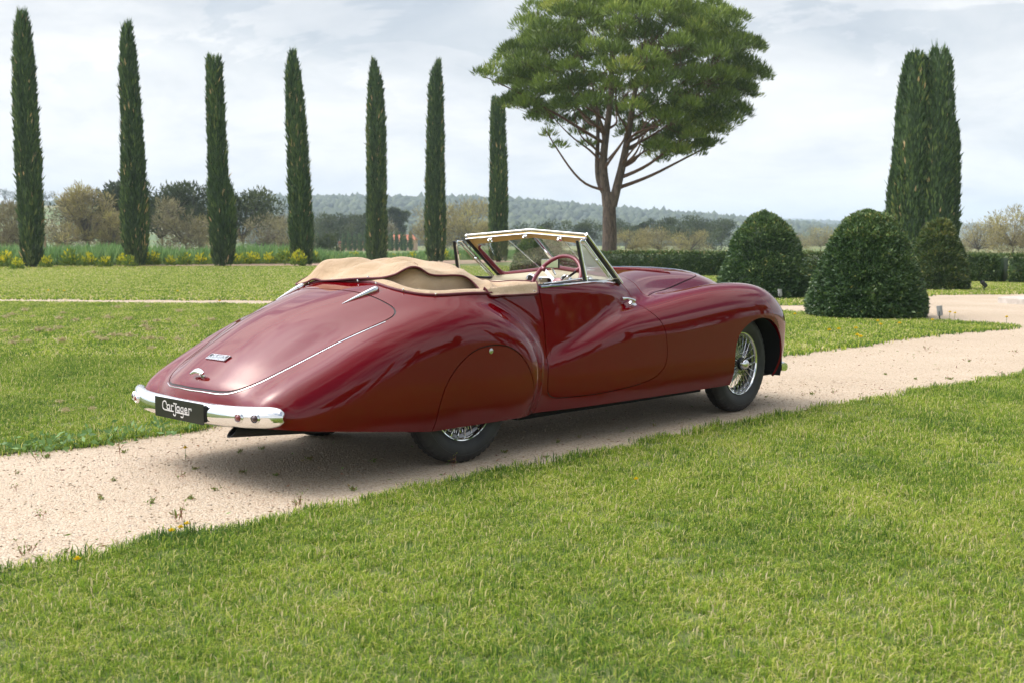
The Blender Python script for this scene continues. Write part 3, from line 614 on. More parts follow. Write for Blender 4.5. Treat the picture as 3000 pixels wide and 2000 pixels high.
for i, (px, Y, py, wpx, kd, lb) in enumerate(BG):
    h = hgt(py-12, Y); w = wpx/3358.*Y
    lump_tree(NM[kd], (at(px, Y), Y, 0), h, w, kd, lb, {'pine': 'pines in the middle distance', 'bush': 'leafy trees in the middle distance', 'twig': 'leafless trees beyond the garden', 'ochre': 'budding trees beyond the garden'}[kd], 200+i, .30 if kd != 'bush' else .12, {'pine': 4200, 'bush': 3000, 'twig': 3800, 'ochre': 4800}[kd])
# small cypress avenue by the house
sc0 = cypress_mesh('small_cypress_crown', 3.3, [(0,0,.22),(.1,0,.34),(.4,0,.32),(.8,0,.18),(1,0,.04)], 500, L=(.3, .6), seed=90, wisps=6)
first = None
for i, px in enumerate([900,918,938,1008,1019,1030,1041,1051,1062,1072,1140,1152,1163,1176,1190,1204]):
    Y = 205; o = empty('small_cypress', (at(px, Y), Y+2*math.sin(i*2.1), 0)); link_mesh('crown', sc0, 'cypress_green', o); o.scale = (1, 1, .85+.25*random.random()); tag(o, 'small slim cypress in the avenue before the red-roofed house', 'cypress tree', 'small cypress avenue')
# house
hx, hy = at(1172, 222), 222
ho = empty('farmhouse', (hx, hy, 0)); 
MB().box(-2.7,3.0,0,6,0,2.1).build('wall', 'house_peach', ho, smooth=False); MB().add([(-2.9,-.3,2.05),(3.2,-.3,2.05),(3.2,6.3,2.05),(-2.9,6.3,2.05),(-2.0,3,3.05),(2.3,3,3.05)], [(0,1,5,4),(1,2,5),(2,3,4,5),(3,0,4),(0,3,2,1)]).build('roof', 'roof_tile', ho, smooth=False)
MB().box(-12,-2.7,1,5,0,1.35).build('wing_wall', 'house_peach', ho, smooth=False); MB().add([(-12.2,.8,1.32),(-2.6,.8,1.32),(-2.6,5.2,1.9),(-12.2,5.2,1.9)], [(0,1,2,3)]).build('wing_roof', 'roof_tile', ho, smooth=False)
for k in range(3):
    w_ = MB().box(-1.9+1.7*k,-1.3+1.7*k,-.03,.05,.7,1.6).build('window', 'pane_dark', ho, smooth=False); MB().box(-1.98+1.7*k,-1.22+1.7*k,-.06,.02,.62,.69).build('sill', 'pale_stone', w_, smooth=False)
MB().box(2.1,2.8,-.03,.05,0,1.5).build('door', 'wood_post', ho, smooth=False)
tag(ho, 'peach walled farmhouse with terracotta roof beyond the cypress row', 'house')
# ---- hills
def ridge(xs, hs): return lambda x: np.interp(x, xs, hs)
def hill(name, Y, cols, rows, depth, seed, mat='meadow'):
    xs = np.array([at(c, Y) for c in cols]); hs = np.array([hgt(r, Y) for r in rows])
    def fz(X, Yv):
        t = np.clip((Yv-(Y-depth))/depth, 0, 1); hh_ = np.interp(X*Y/np.maximum(Yv, 1), xs, hs); s = t*t*(3-2*t)
        return -2+(hh_+2)*s+.05*hh_*s*(1-t)*np.sin(X*.012+Yv*.01+seed)
    o = grid_terrain(name, np.linspace(xs[0], xs[-1], 160), np.linspace(Y-depth, Y+60, 40), fz, mat); return fz, xs
m = Mat('forest_floor', (.035, .045, .022), .95)
fz1, x1 = hill('hill', 1500, [-1400,-600,0,200,780,1000,1300,1500,1700,1850,2000,2180,2330,2420,2600], [655,640,625,612,598,598,600,603,622,634,644,660,670,680,705], 900, 1, 'forest_floor')
fz2, x2 = hill('hill', 2600, [-2500,0,1500,2000,2300,2360,2600,2800,3000,3600,5000], [640,640,650,655,660,661,664,670,672,668,640], 900, 2, 'forest_floor')
fz3, x3 = hill('hill', 4200, [-3000,0,1500,2000,2310,2420,2650,2850,3000,3600,6000], [650,660,655,650,641,647,655,668,664,655,640], 900, 3, 'forest_floor')
def ico(sub):
    bm = bmesh.new(); bmesh.ops.create_icosphere(bm, subdivisions=sub, radius=1); V = np.array([v.co[:] for v in bm.verts]); F = np.array([[v.index for v in f.verts] for f in bm.faces]); bm.free(); return V, F
iV, iF = ico(1)
def forest(name, fz, Y, depth, xa, xb, n, s0, seed, lb):
    rr = np.random.RandomState(seed); Yv = Y-depth*rr.uniform(0, 1, n)**1.6; X = rr.uniform(xa, xb, n)*Yv/Y; Z = fz(X, Yv); s = s0*rr.uniform(.6, 1.35, n)
    V = iV[None]*np.stack([s, s, s*rr.uniform(.8, 1.4, n)], 1)[:, None, :]; V = V*(1+.22*rr.normal(size=(n, len(iV), 1))); V = V+np.stack([X, Yv, Z+s*.7], 1)[:, None, :]
    F = (iF[None]+(np.arange(n)*len(iV))[:, None, None]).reshape(-1, 3); me = mesh_np(name, V.reshape(-1, 3), F, False); at_ = me.attributes.new('tint', 'FLOAT', 'POINT'); at_.data.foreach_set('value', np.repeat(np.clip(.4+.25*rr.normal(size=n), 0, 1), len(iV)).astype(np.float32))
    o = link_mesh(name, me, 'far_pine'); tag(o, lb, 'forest', kind='stuff')
forest('hillside_forest', fz1, 1500, 820, x1[0], x1[-1], 15000, 3.9, 1, 'dense green wood covering the long hill behind the garden')
forest('ridge_forest', fz2, 2600, 700, at(1900, 2600), at(3400, 2600), 3500, 5., 2, 'dark blue-green wood on the low ridge to the right')
# pines standing up on the far-left skyline
for i, (px, py) in enumerate([(25,548),(60,556),(115,558),(147,550)]):
    Y = 700; lump_tree('pine_tree', (at(px, Y), Y, hgt(592, Y)-3), hgt(py, Y)-hgt(592, Y)+3, 8, 'pine', 'distant pine standing up on the skyline behind the tallest cypress', 'distant skyline pines', 400+i, .45, 500)
grid_terrain('slope', np.linspace(-420, -150, 20), np.linspace(330, 760, 20), lambda X, Y: -1+(hgt(598, 700)+0)*np.clip((Y-330)/370, 0, 1)*np.clip((-150-X)/90, 0, 1), 'meadow')
# ---- tall green strip and yellow shrubs at the cypress feet
def shrub_mesh(seed, h, w, yellow):
    rr = np.random.RandomState(seed); k = 260; d = unit(rr.normal(size=(k, 3))); d[:, 2] = np.abs(d[:, 2]); P = d*rr.uniform(.3, 1, (k, 1))*np.array([w/2, w/2, h*.8])+np.array([0, 0, .08*h])
    D = d*.7+np.array([0, 0, .6])+rr.normal(size=(k, 3))*.3; tint = np.where((d[:, 2] > .45) & (rr.uniform(0, 1, k) < yellow), rr.uniform(.6, 1, k), rr.uniform(0, .5, k))
    return cloud_mesh('shrub_leaves', [leaves(P, D, rr.uniform(.16, .3, k), rr.uniform(.08, .16, k), tint)])
sh_ = [shrub_mesh(s, 1.0, 1.0, y) for s, y in ((1, .55), (2, .3), (3, .1), (4, .75))]
row = [(15,786,.9,0),(55,790,.95,3),(140,785,.9,0),(210,784,1.15,1),(262,783,.8,3),(310,784,.8,0),(365,780,.75,3),(380,783,.9,1),(450,780,.9,0),(500,780,.8,3),(545,780,1.0,1),(590,779,.75,0),(640,778,.95,3),(690,778,.7,0),(720,776,.85,1),(745,776,.95,3),(790,776,.8,0),(835,776,1.1,2),(875,780,.9,3),(920,772,.8,0),(965,770,.8,3),(1000,769,.7,1),(1040,768,.8,0),(1085,767,.85,3),(1150,766,.8,0),(1175,766,.75,1),(1210,765,.8,3),(1260,764,.9,2),(1300,764,.8,0),(1340,763,.8,1)]
for i, (px, py, sc_, k) in enumerate(row):
    Y = 3358*1.3/(py-715.)-1.2; o = link_mesh('flowering_shrub', sh_[k], 'yellow_flowers'); o.location = (at(px, Y), Y, 0); q_ = .62+.5*random.random(); o.scale = (sc_*q_*1.1, sc_*q_, sc_*q_*1.05); o.rotation_euler = (0, 0, i*1.3)
    tag(o, 'yellow flowering shrub at the foot of the cypress row' if k != 2 else 'green shrub among the yellow ones at the foot of the cypress row', 'shrub', 'yellow shrubs under the cypress row' if k != 2 else 'green shrubs under the cypress row')
rr = np.random.RandomState(8); n = 16000; t = rr.uniform(0, 1, n); px = rr.uniform(-60, 1560, n); Y0 = np.interp(px, [-60, 500, 900, 1300, 1560], [64, 69, 74, 88, 98]); Y = Y0+rr.uniform(0, 9, n)
P = np.stack([(px-1500)/3358*Y, Y, 0*Y], 1); D = np.stack([rr.normal(size=n)*.25, rr.normal(size=n)*.25, np.ones(n)], 1); hg = 1.0+.25*vnoise(P, .25, 3)+.2*rr.normal(size=n)
hg = hg*np.interp(px, [-60, 850, 1000, 1560], [1.0, 1.0, .62, .7])
o = link_mesh('tall_grass', cloud_mesh('tall_grass', [leaves(P, D, np.clip(hg, .3, 1.7), rr.uniform(.07, .16, n), rr.uniform(0, 1, n))]), 'tall_green'); tag(o, 'tall green herbage growing behind the cypress row', 'grass', kind='stuff')
MB().box(-.06, .06, -.06, .06, 0, 1.75).build('timber_post', 'wood_post', None, smooth=False).location = (at(137, 72), 72, 0)
tag(bpy.data.objects['timber_post'], 'short pale timber post standing in the herbage by the tallest cypress', 'post')
# ---- spotlights at the yews, stone kerb
def spotlight(loc, rz, mat, lb, tilt=.5, s=1.):
    o = empty('garden_spotlight', loc, rz); MB().tube([(0, 0, 0), (0, 0, .09*s)], .010*s, 8).build('spike', 'spot_dark', o)
    hd_ = MB().lathe([(.001,-.07*s),(.038*s,-.07*s),(.045*s,-.05*s),(.045*s,.09*s),(.038*s,.09*s),(.036*s,.07*s),(.001,.07*s)], 18, 'x'); Mx = Matrix.Translation((0, 0, .15*s)) @ Matrix.Rotation(-tilt, 4, 'Y'); hd_.v = [tuple(Mx @ Vector(q)) for q in hd_.v]; hd_ = hd_.build('lamp_head', mat, o)
    MB().tube([(0, -.05*s, .15*s), (0, -.05*s, .07*s), (0, .05*s, .07*s), (0, .05*s, .15*s)], .006*s, 6).build('yoke', 'spot_dark', o); tag(o, lb, 'spotlight', 'garden spotlights'); return o
spotlight((7.27, 19.45, 0), 2.6, 'spot_housing', 'white garden spotlight at the foot of the large yew dome', 1.45, 1.05)
spotlight((6.22, 26.6, 0), 2.6, 'spot_housing', 'white garden spotlight beside the yew dome behind the front wing', 1.45, 1.05)
spotlight((13.05, 31.7, 0), 3.4, 'spot_dark', 'black garden spotlight beside the small golden yew dome', .7, 1.25)
sk = MB(); sk.add([(x, y, z) for x, y in ((10.72,25.3),(10.95,24.6),(11.6,23.9),(12.6,23.3),(14.5,22.8),(16,26.5),(12.2,26.6)) for z in (-.02, .13)], [(0,2,4,6,8,10,12),(1,3,5,7,9,11,13)]+[(2*i, 2*((i+1) % 7), 2*((i+1) % 7)+1, 2*i+1) for i in range(7)])
o = sk.build('stone_basin_edge', 'pale_stone', None, smooth=False, bevel=.02); tag(o, 'low pale stone kerb slab set in the gravel court', 'kerb')
# ---- trees that stand to the right of the view; the car's flank mirrors them
refl = [('c', (30,-6), 1.0, 1), ('c', (33,-1.5), 1.0, 4), ('c', (35,3.5), .95, 5), ('c', (36,9), 1.0, 0), ('c', (37,22), .95, 3), ('p', (34,14.5), .72, 0), ('p', (27,-14), .8, 0), ('p', (52,27), .95, 0), ('p', (46,-2), .8, 0)]
cy_meshes = [o_ for o_ in bpy.data.objects if o_.name.startswith('cypress_tree')]
for k, (kd, (x, y), s_, i) in enumerate(refl):
    src = cy_meshes[i] if kd == 'c' else pine
    o = copy_tree(src); o.location = (x, y, 0); o.scale = (s_, s_, s_); o.rotation_euler = (0, 0, k*1.1)
    tag(o, 'cypress mirrored in the car\'s flank, out beyond the gravel court' if kd == 'c' else 'stone pine mirrored in the car\'s flank, out beyond the gravel court', None, 'trees mirrored in the car\'s flank')
for k in range(14):
    a = -34+5.2*k; o = lump_tree('leafy_tree', (58+6*math.sin(k*1.7), a, 0), 6.5+2.2*math.sin(k*2.3), 8.5, 'bush', 'leafy tree mirrored in the car\'s flank, out beyond the gravel court', 'leafy trees mirrored in the car\'s flank', 500+k, .2, 900) if k < 3 else None
    if o is None:
        o = copy_tree([q for q in bpy.data.objects if q.name.startswith('leafy_tree') and q.location.x > 50][k % 3]); o.location = (58+6*math.sin(k*1.7), a, 0); o.scale = (1, 1, .8+.35*math.sin(k*2.3)**2)
# ================================================================ THE CAR
# ---- materials
m = Mat('car_paint', (.17, .002, .005), .5, 0., Coat_Weight=1.0, Coat_Roughness=.006, Coat_IOR=1.46, Specular_IOR_Level=.0)
v = m.coord(); nz = m.noise(v, 1.1, 2, .5)
m.col(m.ramp(nz, [(.3, (.132, .0003, .0026)), (.7, (.145, .0004, .0032))]))
Mat('chrome', (.82, .83, .84), .045, 1.)
Mat('dull_chrome', (.62, .62, .62), .2, 1.)
Mat('gap_black', (.006, .006, .006), .7)
Mat('rubber_black', (.012, .012, .013), .45)
Mat('well_black', (.004, .004, .004), .95)
m = Mat('tyre_rubber', (.020, .021, .022), .62); v = m.coord(); nz = m.noise(v, 9, 5, .6)
m.col(m.ramp(nz, [(.3, (.016, .017, .018)), (.7, (.034, .035, .035))])); m.bump(m.noise(v, 220, 3), .12, .002)
m = Mat('canvas_tan', (.50, .335, .185), .9, Sheen_Weight=.25); v = m.coord()
w1 = m.n('ShaderNodeTexWave', wave_type='BANDS'); w1.inputs['Scale'].default_value = 260; m.l(v, w1.inputs[0])
cn = m.noise(v, 6, 5, .6)
m.col(m.ramp(cn, [(.25, (.46, .315, .18)), (.5, (.55, .39, .23)), (.75, (.61, .45, .28))]))
fold = m.n('ShaderNodeMath', operation='ADD'); m.l(m.noise(v, 11, 4, .55, .6), fold.inputs[0]); sc_ = m.math('MULTIPLY', w1.outputs[0], .03); m.l(sc_, fold.inputs[1])
m.bump(fold.outputs[0], .8, .03)
m = Mat('leather_cream', (.55, .47, .31), .48); v = m.coord(); m.bump(m.noise(v, 90, 4), .12, .002)
m.col(m.ramp(m.noise(v, 5, 3), [(.3, (.48, .40, .265)), (.7, (.55, .465, .315))]))
Mat('header_tan', (.58, .37, .13), .5)
Mat('wheel_burgundy', (.17, .012, .026), .34, 0., Coat_Weight=.25)
Mat('piping_burgundy', (.10, .006, .014), .55)
Mat('lens_red', (.16, .004, .006), .1, 0., Coat_Weight=1.)
Mat('lens_dark', (.035, .006, .008), .1, 0., Coat_Weight=1.)
Mat('plate_black', (.008, .008, .008), .30)
Mat('plate_white', (.62, .62, .60), .5)
Mat('badge_dark', (.02, .02, .02), .5)
Mat('gauge_face', (.03, .025, .02), .3)
m = Mat('car_glass', (.93, .97, .95), .0, 0., Transmission_Weight=1., IOR=1.0, Alpha=1.)
t = m.t; t.nodes.remove(m.b)
gl = t.nodes.new('ShaderNodeBsdfGlossy'); gl.inputs['Roughness'].default_value = .01; gl.inputs['Color'].default_value = (1,1,1,1)
tr = t.nodes.new('ShaderNodeBsdfTransparent'); tr.inputs['Color'].default_value = (.86, .91, .885, 1)
fr = t.nodes.new('ShaderNodeLayerWeight'); fr.inputs['Blend'].default_value = .5
fp = t.nodes.new('ShaderNodeMath'); fp.operation = 'POWER'; fp.inputs[1].default_value = 4.; t.links.new(fr.outputs['Facing'], fp.inputs[0])
fm = t.nodes.new('ShaderNodeMath'); fm.operation = 'MULTIPLY_ADD'; fm.inputs[1].default_value = .75; fm.inputs[2].default_value = .07; t.links.new(fp.outputs[0], fm.inputs[0])
mx = t.nodes.new('ShaderNodeMixShader'); t.links.new(fm.outputs[0], mx.inputs[0]); t.links.new(tr.outputs[0], mx.inputs[1]); t.links.new(gl.outputs[0], mx.inputs[2])
t.links.new(mx.outputs[0], t.nodes['Material Output'].inputs[0])

m = Mat('hazy_pane', (.86, .88, .86), .12); t = m.t; tr = m.n('ShaderNodeBsdfTransparent'); mx = m.n('ShaderNodeMixShader'); mx.inputs[0].default_value = .42
m.l(tr.outputs[0], mx.inputs[1]); m.l(m.b.outputs[0], mx.inputs[2]); m.l(mx.outputs[0], t.nodes['Material Output'].inputs[0])
CAR_POS, CAR_YAW = (-.821, 7.291, 0.), .7743
car = empty('convertible_car', CAR_POS, R_(90)-CAR_YAW)
tag(car, 'dark red vintage convertible with tan folded soft top and chrome bumper on the gravel path', 'car')

# ---- coachwork shell: mesh the implicit surface, then cut it along its real panel outlines
bV, bQ = surface_nets(.018)
bV = project(bV)
bF = np.vstack([bQ[:, [0,1,2]], bQ[:, [0,2,3]]])
bN = normals(bV)
def clip(V, N, F, g, sign=1):
    """keep the side where sign*g < 0, cutting triangles on g = 0"""
    g = g*sign; ins = g < 0; c = ins[F].sum(1); keep = F[c == 3]; nv = [V]; nn = [N]; out = [keep]
    mixd = F[(c == 1) | (c == 2)]
    if len(mixd):
        mi = ins[mixd]; one = mi.sum(1) == 1
        lone = np.where(one, mi.argmax(1), (~mi).argmax(1)); r = np.arange(len(mixd))
        a = mixd[r, lone]; b = mixd[r, (lone+1) % 3]; d = mixd[r, (lone+2) % 3]
        E = np.sort(np.stack([np.concatenate([a, a]), np.concatenate([b, d])], 1), 1)
        U, inv = np.unique(E, axis=0, return_inverse=True); inv = inv.ravel()
        t = g[U[:,0]]/(g[U[:,0]]-g[U[:,1]]); t = np.clip(t, 0, 1)[:,None]
        nv.append(V[U[:,0]]*(1-t)+V[U[:,1]]*t); q = N[U[:,0]]*(1-t)+N[U[:,1]]*t; nn.append(q/np.linalg.norm(q,axis=1)[:,None])
        ab = inv[:len(a)]+len(V); ad = inv[len(a):]+len(V)
        o = one
        out.append(np.stack([a[o], ab[o], ad[o]], 1))
        o = ~one
        out.append(np.stack([ab[o], b[o], d[o]], 1)); out.append(np.stack([ab[o], d[o], ad[o]], 1))
    V = np.vstack(nv); N = np.vstack(nn); F = np.vstack(out)
    u, inv = np.unique(F, return_inverse=True)
    return V[u], N[u], inv.reshape(F.shape)
def shell(name, S, mat, parent, offset=0., thick=0.):
    V, N, F = S
    V2 = V + N*offset
    if thick:                                    # turn the open edges inwards so the sheet shows an edge
        e = np.sort(np.vstack([F[:, [0,1]], F[:, [1,2]], F[:, [2,0]]]), 1); de = np.vstack([F[:, [0,1]], F[:, [1,2]], F[:, [2,0]]])
        u, ix, ct = np.unique(e, axis=0, return_index=True, return_counts=True); B = de[ix[ct == 1]]
        bi = np.unique(B); mp = -np.ones(len(V2), int); mp[bi] = np.arange(len(bi))
        n0 = len(V2); top = V2[bi]; low = top - N[bi]*thick
        V2 = np.vstack([V2, top, low]); N = np.vstack([N, N[bi], N[bi]]); k = len(bi)
        a, b = mp[B[:,0]]+n0, mp[B[:,1]]+n0
        F = np.vstack([F, np.stack([b, a, a+k], 1), np.stack([b, a+k, b+k], 1)])
        nf = len(B)*2
    me = mesh_np(name, V2, F)
    if not thick: me.normals_split_custom_set_from_vertices(N.astype(np.float32))
    else:
        base = len(F)-nf; ln = N[F[:base]].reshape(-1, 3)
        A = V2[F[base:]]; fnv = np.cross(A[:,1]-A[:,0], A[:,2]-A[:,0]); fnv /= np.maximum(np.linalg.norm(fnv,axis=1),1e-9)[:,None]
        try: me.normals_split_custom_set(np.vstack([ln, np.repeat(fnv, 3, 0)]).astype(np.float32))
        except Exception: pass
    return link_mesh(name, me, mat, parent)
def sd2(poly, a, b):
    g = np.full(a.shape, .5); lo = poly.min(0)-.06; hi = poly.max(0)+.06
    k = (a > lo[0]) & (a < hi[0]) & (b > lo[1]) & (b < hi[1])
    g[k] = poly_sd(poly, a[k], b[k]); return g
S = (bV, bN, bF)
DOOR = curve_through([(.706,1.20),(.712,1.09),(.718,.985),(.722,.89),(.714,.75),(.690,.558),(.684,.43),(.697,.362),(.742,.327),(.88,.315),(1.086,.313),(1.3,.321),(1.628,.354),(1.76,.397),(1.830,.457),(1.853,.54),(1.842,.64),(1.812,.74),(1.770,.80),(1.738,.85),(1.742,.90),(1.752,.945),(1.742,.985),(1.712,1.03),(1.66,1.10),(1.60,1.2)], 260, True)
SPAT = curve_through([(-.318,.10),(-.312,.235),(-.301,.376),(-.248,.509),(-.141,.618),(-.005,.688),(.161,.702),(.297,.668),(.419,.569),(.483,.44),(.505,.33),(.512,.235),(.515,.10),(.1,.02)], 220, True)
lid_r = [(-.432,0.),(-.436,-.15),(-.432,-.28),(-.417,-.40),(-.402,-.517),(-.402,-.59),(-.432,-.635),(-.49,-.652),(-.648,-.632),(-.87,-.566),(-1.08,-.497),(-1.21,-.44),(-1.291,-.370),(-1.338,-.28),(-1.364,-.13),(-1.368,0.)]
def on_body(x, y, z0=1.3):
    P = np.array([(x, y, z0-.002*i) for i in range(600)]); d = body_sdf(*P.T); i = int(np.argmax(d < 0)); return P[i]
def lid_s(P): return P[:,0]*.8 + P[:,2]*.6
LID3 = np.array([on_body(x, y) for x, y in lid_r]); LID3 = np.vstack([LID3, LID3[-2:0:-1]*np.array([1,-1,1])])
LID = curve_through(np.stack([lid_s(LID3), LID3[:,1]], 1), 240, True)
BON = curve_through([(1.86,-.025),(1.875,-.2),(1.90,-.36),(1.945,-.425),(1.985,-.475),(1.972,-.535),(1.990,-.572),(2.05,-.553),(2.355,-.435),(2.7,-.316),(3.011,-.212),(3.20,-.140),(3.255,-.095),(3.262,-.025),(2.9,-.024),(2.4,-.024)], 240, True)
COCK = curve_through([(-.255,0),(-.262,.2),(-.285,.40),(-.22,.56),(-.10,.642),(.1,.672),(.45,.678),(.8,.674),(1.13,.656),(1.45,.607),(1.60,.575),(1.70,.50),(1.74,.25),(1.76,0),(1.74,-.25),(1.70,-.50),(1.60,-.575),(1.45,-.607),(1.13,-.656),(.8,-.674),(.45,-.678),(.1,-.672),(-.10,-.642),(-.22,-.56),(-.285,-.40),(-.262,-.2)], 260, True)
ARCH = curve_through([(2.735,.05),(2.725,.20),(2.71,.331),(2.697,.458),(2.728,.579),(2.79,.645),(2.896,.698),(3.025,.726),(3.128,.725),(3.24,.700),(3.36,.63),(3.43,.55),(3.46,.459),(3.468,.36),(3.46,.24),(3.44,.05),(3.1,.0)], 240, True)
SILL = .232
S = clip(*S, S[0][:,2]-SILL-.115*np.clip((-.32-S[0][:,0])/1.0, 0, 1.3), -1)
def cut_out(S, g): return clip(*S, g(S[0]), -1)
cock = lambda P: np.where(P[:,2] > .88, sd2(COCK, P[:,0], P[:,1]), .5)
S = cut_out(S, cock)
S = cut_out(S, lambda P: np.where(np.abs(P[:,1]) > .45, sd2(ARCH, P[:,0], P[:,2]), .5))
fd = lambda P, s: np.where(P[:,1]*s > .25, sd2(DOOR, P[:,0], P[:,2]), .5)
fsp = lambda P, s: np.where(P[:,1]*s > .45, sd2(SPAT, P[:,0], P[:,2]), .5)
fl = lambda P: np.where((P[:,0] < 0) & (P[:,2] > .35), sd2(LID, lid_s(P), P[:,1]), .5)
fb = lambda P, s: np.where(P[:,2] > .7, sd2(BON, P[:,0], -s*P[:,1]), .5)
def panel(S, name, g, gap=.0035, depth=.010, strip_mat='gap_black', wide=.009, strip_name='shut_line', off=None):
    P = clip(*S, g(S[0])+gap)
    st = clip(*S, g(S[0])-wide); st = clip(*st, g(st[0])+wide, -1)
    rest = clip(*S, g(S[0])-gap, -1)
    o = shell(name, P, 'car_paint', car, thick=.012)
    shell(strip_name, st, strip_mat, o, offset=-depth if off is None else off)
    return rest, o
for s, nm in ((-1, 'door'), (1, 'door')):
    S, d_ = panel(S, nm, lambda P, s=s: fd(P, s))
    if s < 0: door_r = d_
    else: door_l = d_
for s in (-1, 1):
    S, d_ = panel(S, 'wheel_spat', lambda P, s=s: fsp(P, s))
    if s < 0: spat_r = d_
S, lid = panel(S, 'boot_lid', fl, gap=.005, wide=.013, strip_name='rubber_seal', strip_mat='rubber_black', depth=.004)
for s in (-1, 1):
    S, d_ = panel(S, 'bonnet_panel', lambda P, s=s: fb(P, s), gap=.004)
    if s < 0: bonnet_r = d_
    else: bonnet_l = d_
body = shell('body_shell', S, 'car_paint', car, thick=.016)

# ---- trim helpers
def stick(P, lift=0.): 
    P = project(np.array(P, float)); return P + normals(P)*lift
def along(ctrl, n, lift=0., closed=False): return stick(curve_through(np.array(ctrl, float), n, closed), lift)
def frame_at(p):
    p = stick([p])[0]; n = Vector(normals(np.array([p]))[0]); return Vector(p), n
def ribbon_stroke(mb, pts, w, zt, M, n_sub=6):
    """flat raised stroke with square edges in a local x-y plane, placed by M"""
    P = curve_through(np.array(pts, float), max(2, len(pts)*n_sub)) if len(pts) > 2 else np.array(pts, float)
    V = []; F = []; m = len(P)
    for i in range(m):
        t = P[min(i+1,m-1)]-P[max(i-1,0)]; t = t/max(np.linalg.norm(t),1e-9); nn = np.array([-t[1], t[0]])*w/2
        e = t*w/2*(-1 if i == 0 else 1 if i == m-1 else 0)
        for q in (P[i]+e+nn, P[i]+e-nn):
            V.append(M @ Vector((q[0], q[1], zt))); V.append(M @ Vector((q[0], q[1], 0)))
    for i in range(m-1):
        a = 4*i; b = a+4
        F += [(a,a+2,b+2,b),(a+1,a,b,b+1),(a+2,a+3,b+3,b+2)]
    F += [(0,1,3,2),(4*m-4,4*m-2,4*m-1,4*m-3)]
    mb.add(V, F)
# chrome bead round the sides and foot of the boot lid
L = curve_through(LID3, 260, True); L = project(L); Nn = normals(L); T_ = np.roll(L,-1,0)-np.roll(L,1,0); T_ /= np.linalg.norm(T_,axis=1)[:,None]
out = np.cross(T_, Nn); cen = L.mean(0)
if ((L-cen)*out).sum() < 0: out = -out
B = stick(L + out*.0135, .0005); keep = ~((B[:,0] > -.52)) & (B[:,1] < .34)
i0 = int(np.argmax(keep & ~np.roll(keep, 1))); B = np.roll(B, -i0, 0); kk_ = np.roll(keep, -i0); B = B[:int(np.argmax(~kk_))]
MB().tube(B, .0032, 8).build('chrome_bead', 'chrome', lid)
# boot hinges
for s in (-1, 1):
    C = along([(-.335,s*.372,1.03),(-.40,s*.362,1.005),(-.48,s*.349,.98),(-.578,s*.334,.95)], 26)
    n_ = normals(C); tt = np.linspace(0,1,26); rad = .019*np.sqrt(np.clip(1-((np.maximum(.12-tt,0))/.12)**2,.05,1))*(1-np.clip((tt-.12)/.88,0,1)**1.15)+.0015
    h_ = MB().tube(C+n_*(rad*.35)[:,None], list(rad), 12, up=(0,0,1)).build('boot_hinge', 'chrome', car)
    MB().tube(C[7:9]+n_[7:9]*.006, .0182, 12).build('hinge_joint', 'dull_chrome', h_)
# boot handle
p, n = frame_at((-1.318,-.035,.572)); fwd = Vector((0,-1,0)); upv = n.cross(fwd).normalized()
if upv.z < 0: upv = -upv
hd = MB().tube([p-n*.01, p+n*.014, p+n*.030], [.017,.010,.009], 14).build('boot_handle', 'chrome', car)
bl = [p+n*(.028+.008*math.cos(t*2.4))+fwd*(.070*t-.020)+upv*(.006-.014*t*t) for t in np.linspace(-1,.75,16)]
MB().tube(bl, [.006+.012*math.sin(math.pi*(i+1)/17.5)**.7 for i in range(16)], 12, flat=.62, up=tuple(n)).build('handle_blade', 'chrome', hd)
# maker's badge on the boot lid
p, n = frame_at((-1.203,-.018,.663)); ex = Vector((0,-1,0)); ey = n.cross(ex).normalized()
if ey.z < 0: ey = -ey
def text_mesh(body_, size, extrude, shear=0., weight=0., spacing=1.):
    cu = bpy.data.curves.new('lettering', 'FONT'); cu.body = body_; cu.size = size; cu.extrude = extrude; cu.shear = shear; cu.offset = weight
    cu.align_x = 'CENTER'; cu.align_y = 'CENTER'; cu.resolution_u = 3; cu.space_character = spacing
    t_ = bpy.data.objects.new('lettering', cu); COL.objects.link(t_); dg = bpy.context.evaluated_depsgraph_get()
    me = bpy.data.meshes.new_from_object(t_.evaluated_get(dg)); bpy.data.objects.remove(t_); return me
Mb = Matrix(((ex.x,ey.x,n.x,p.x),(ex.y,ey.y,n.y,p.y),(ex.z,ey.z,n.z,p.z),(0,0,0,1)))
bd = MB(); sh = .35
for (x0,x1,y0,y1,z1) in ((-.098,.098,-.0225,.020,.0035),):
    V = [Mb @ Vector((x+sh*y, y, z)) for x in (x0,x1) for y in (y0,y1) for z in (-.004,z1)]
    bd.add(V, [(0,1,3,2),(4,6,7,5),(0,4,5,1),(2,3,7,6),(0,2,6,4),(1,5,7,3)])
bd = bd.build('badge', 'badge_dark', lid, smooth=False)
bl = MB()
for (x0,x1,y0,y1) in ((-.098,.098,.0175,.020),(-.098,.098,-.0225,-.020),(-.098,.098,-.0055,-.0035),(-.098,-.0945,-.022,.0195),(.0945,.098,-.022,.0195)):
    V = [Mb @ Vector((x+sh*y, y, z)) for x in (x0,x1) for y in (y0,y1) for z in (.003,.007)]
    bl.add(V, [(0,1,3,2),(4,6,7,5),(0,4,5,1),(2,3,7,6),(0,2,6,4),(1,5,7,3)])
for i in range(26):
    x0 = -.088+i*.0068; V = [Mb @ Vector((x+sh*y, y, z)) for x in (x0,x0+.0042) for y in (-.0185,-.0075) for z in (.003,.0065)]
    bl.add(V, [(0,1,3,2),(4,6,7,5),(0,4,5,1),(2,3,7,6),(0,2,6,4),(1,5,7,3)])
tag(bl.build('badge_frame', 'chrome', bd, smooth=False), kind='stuff')
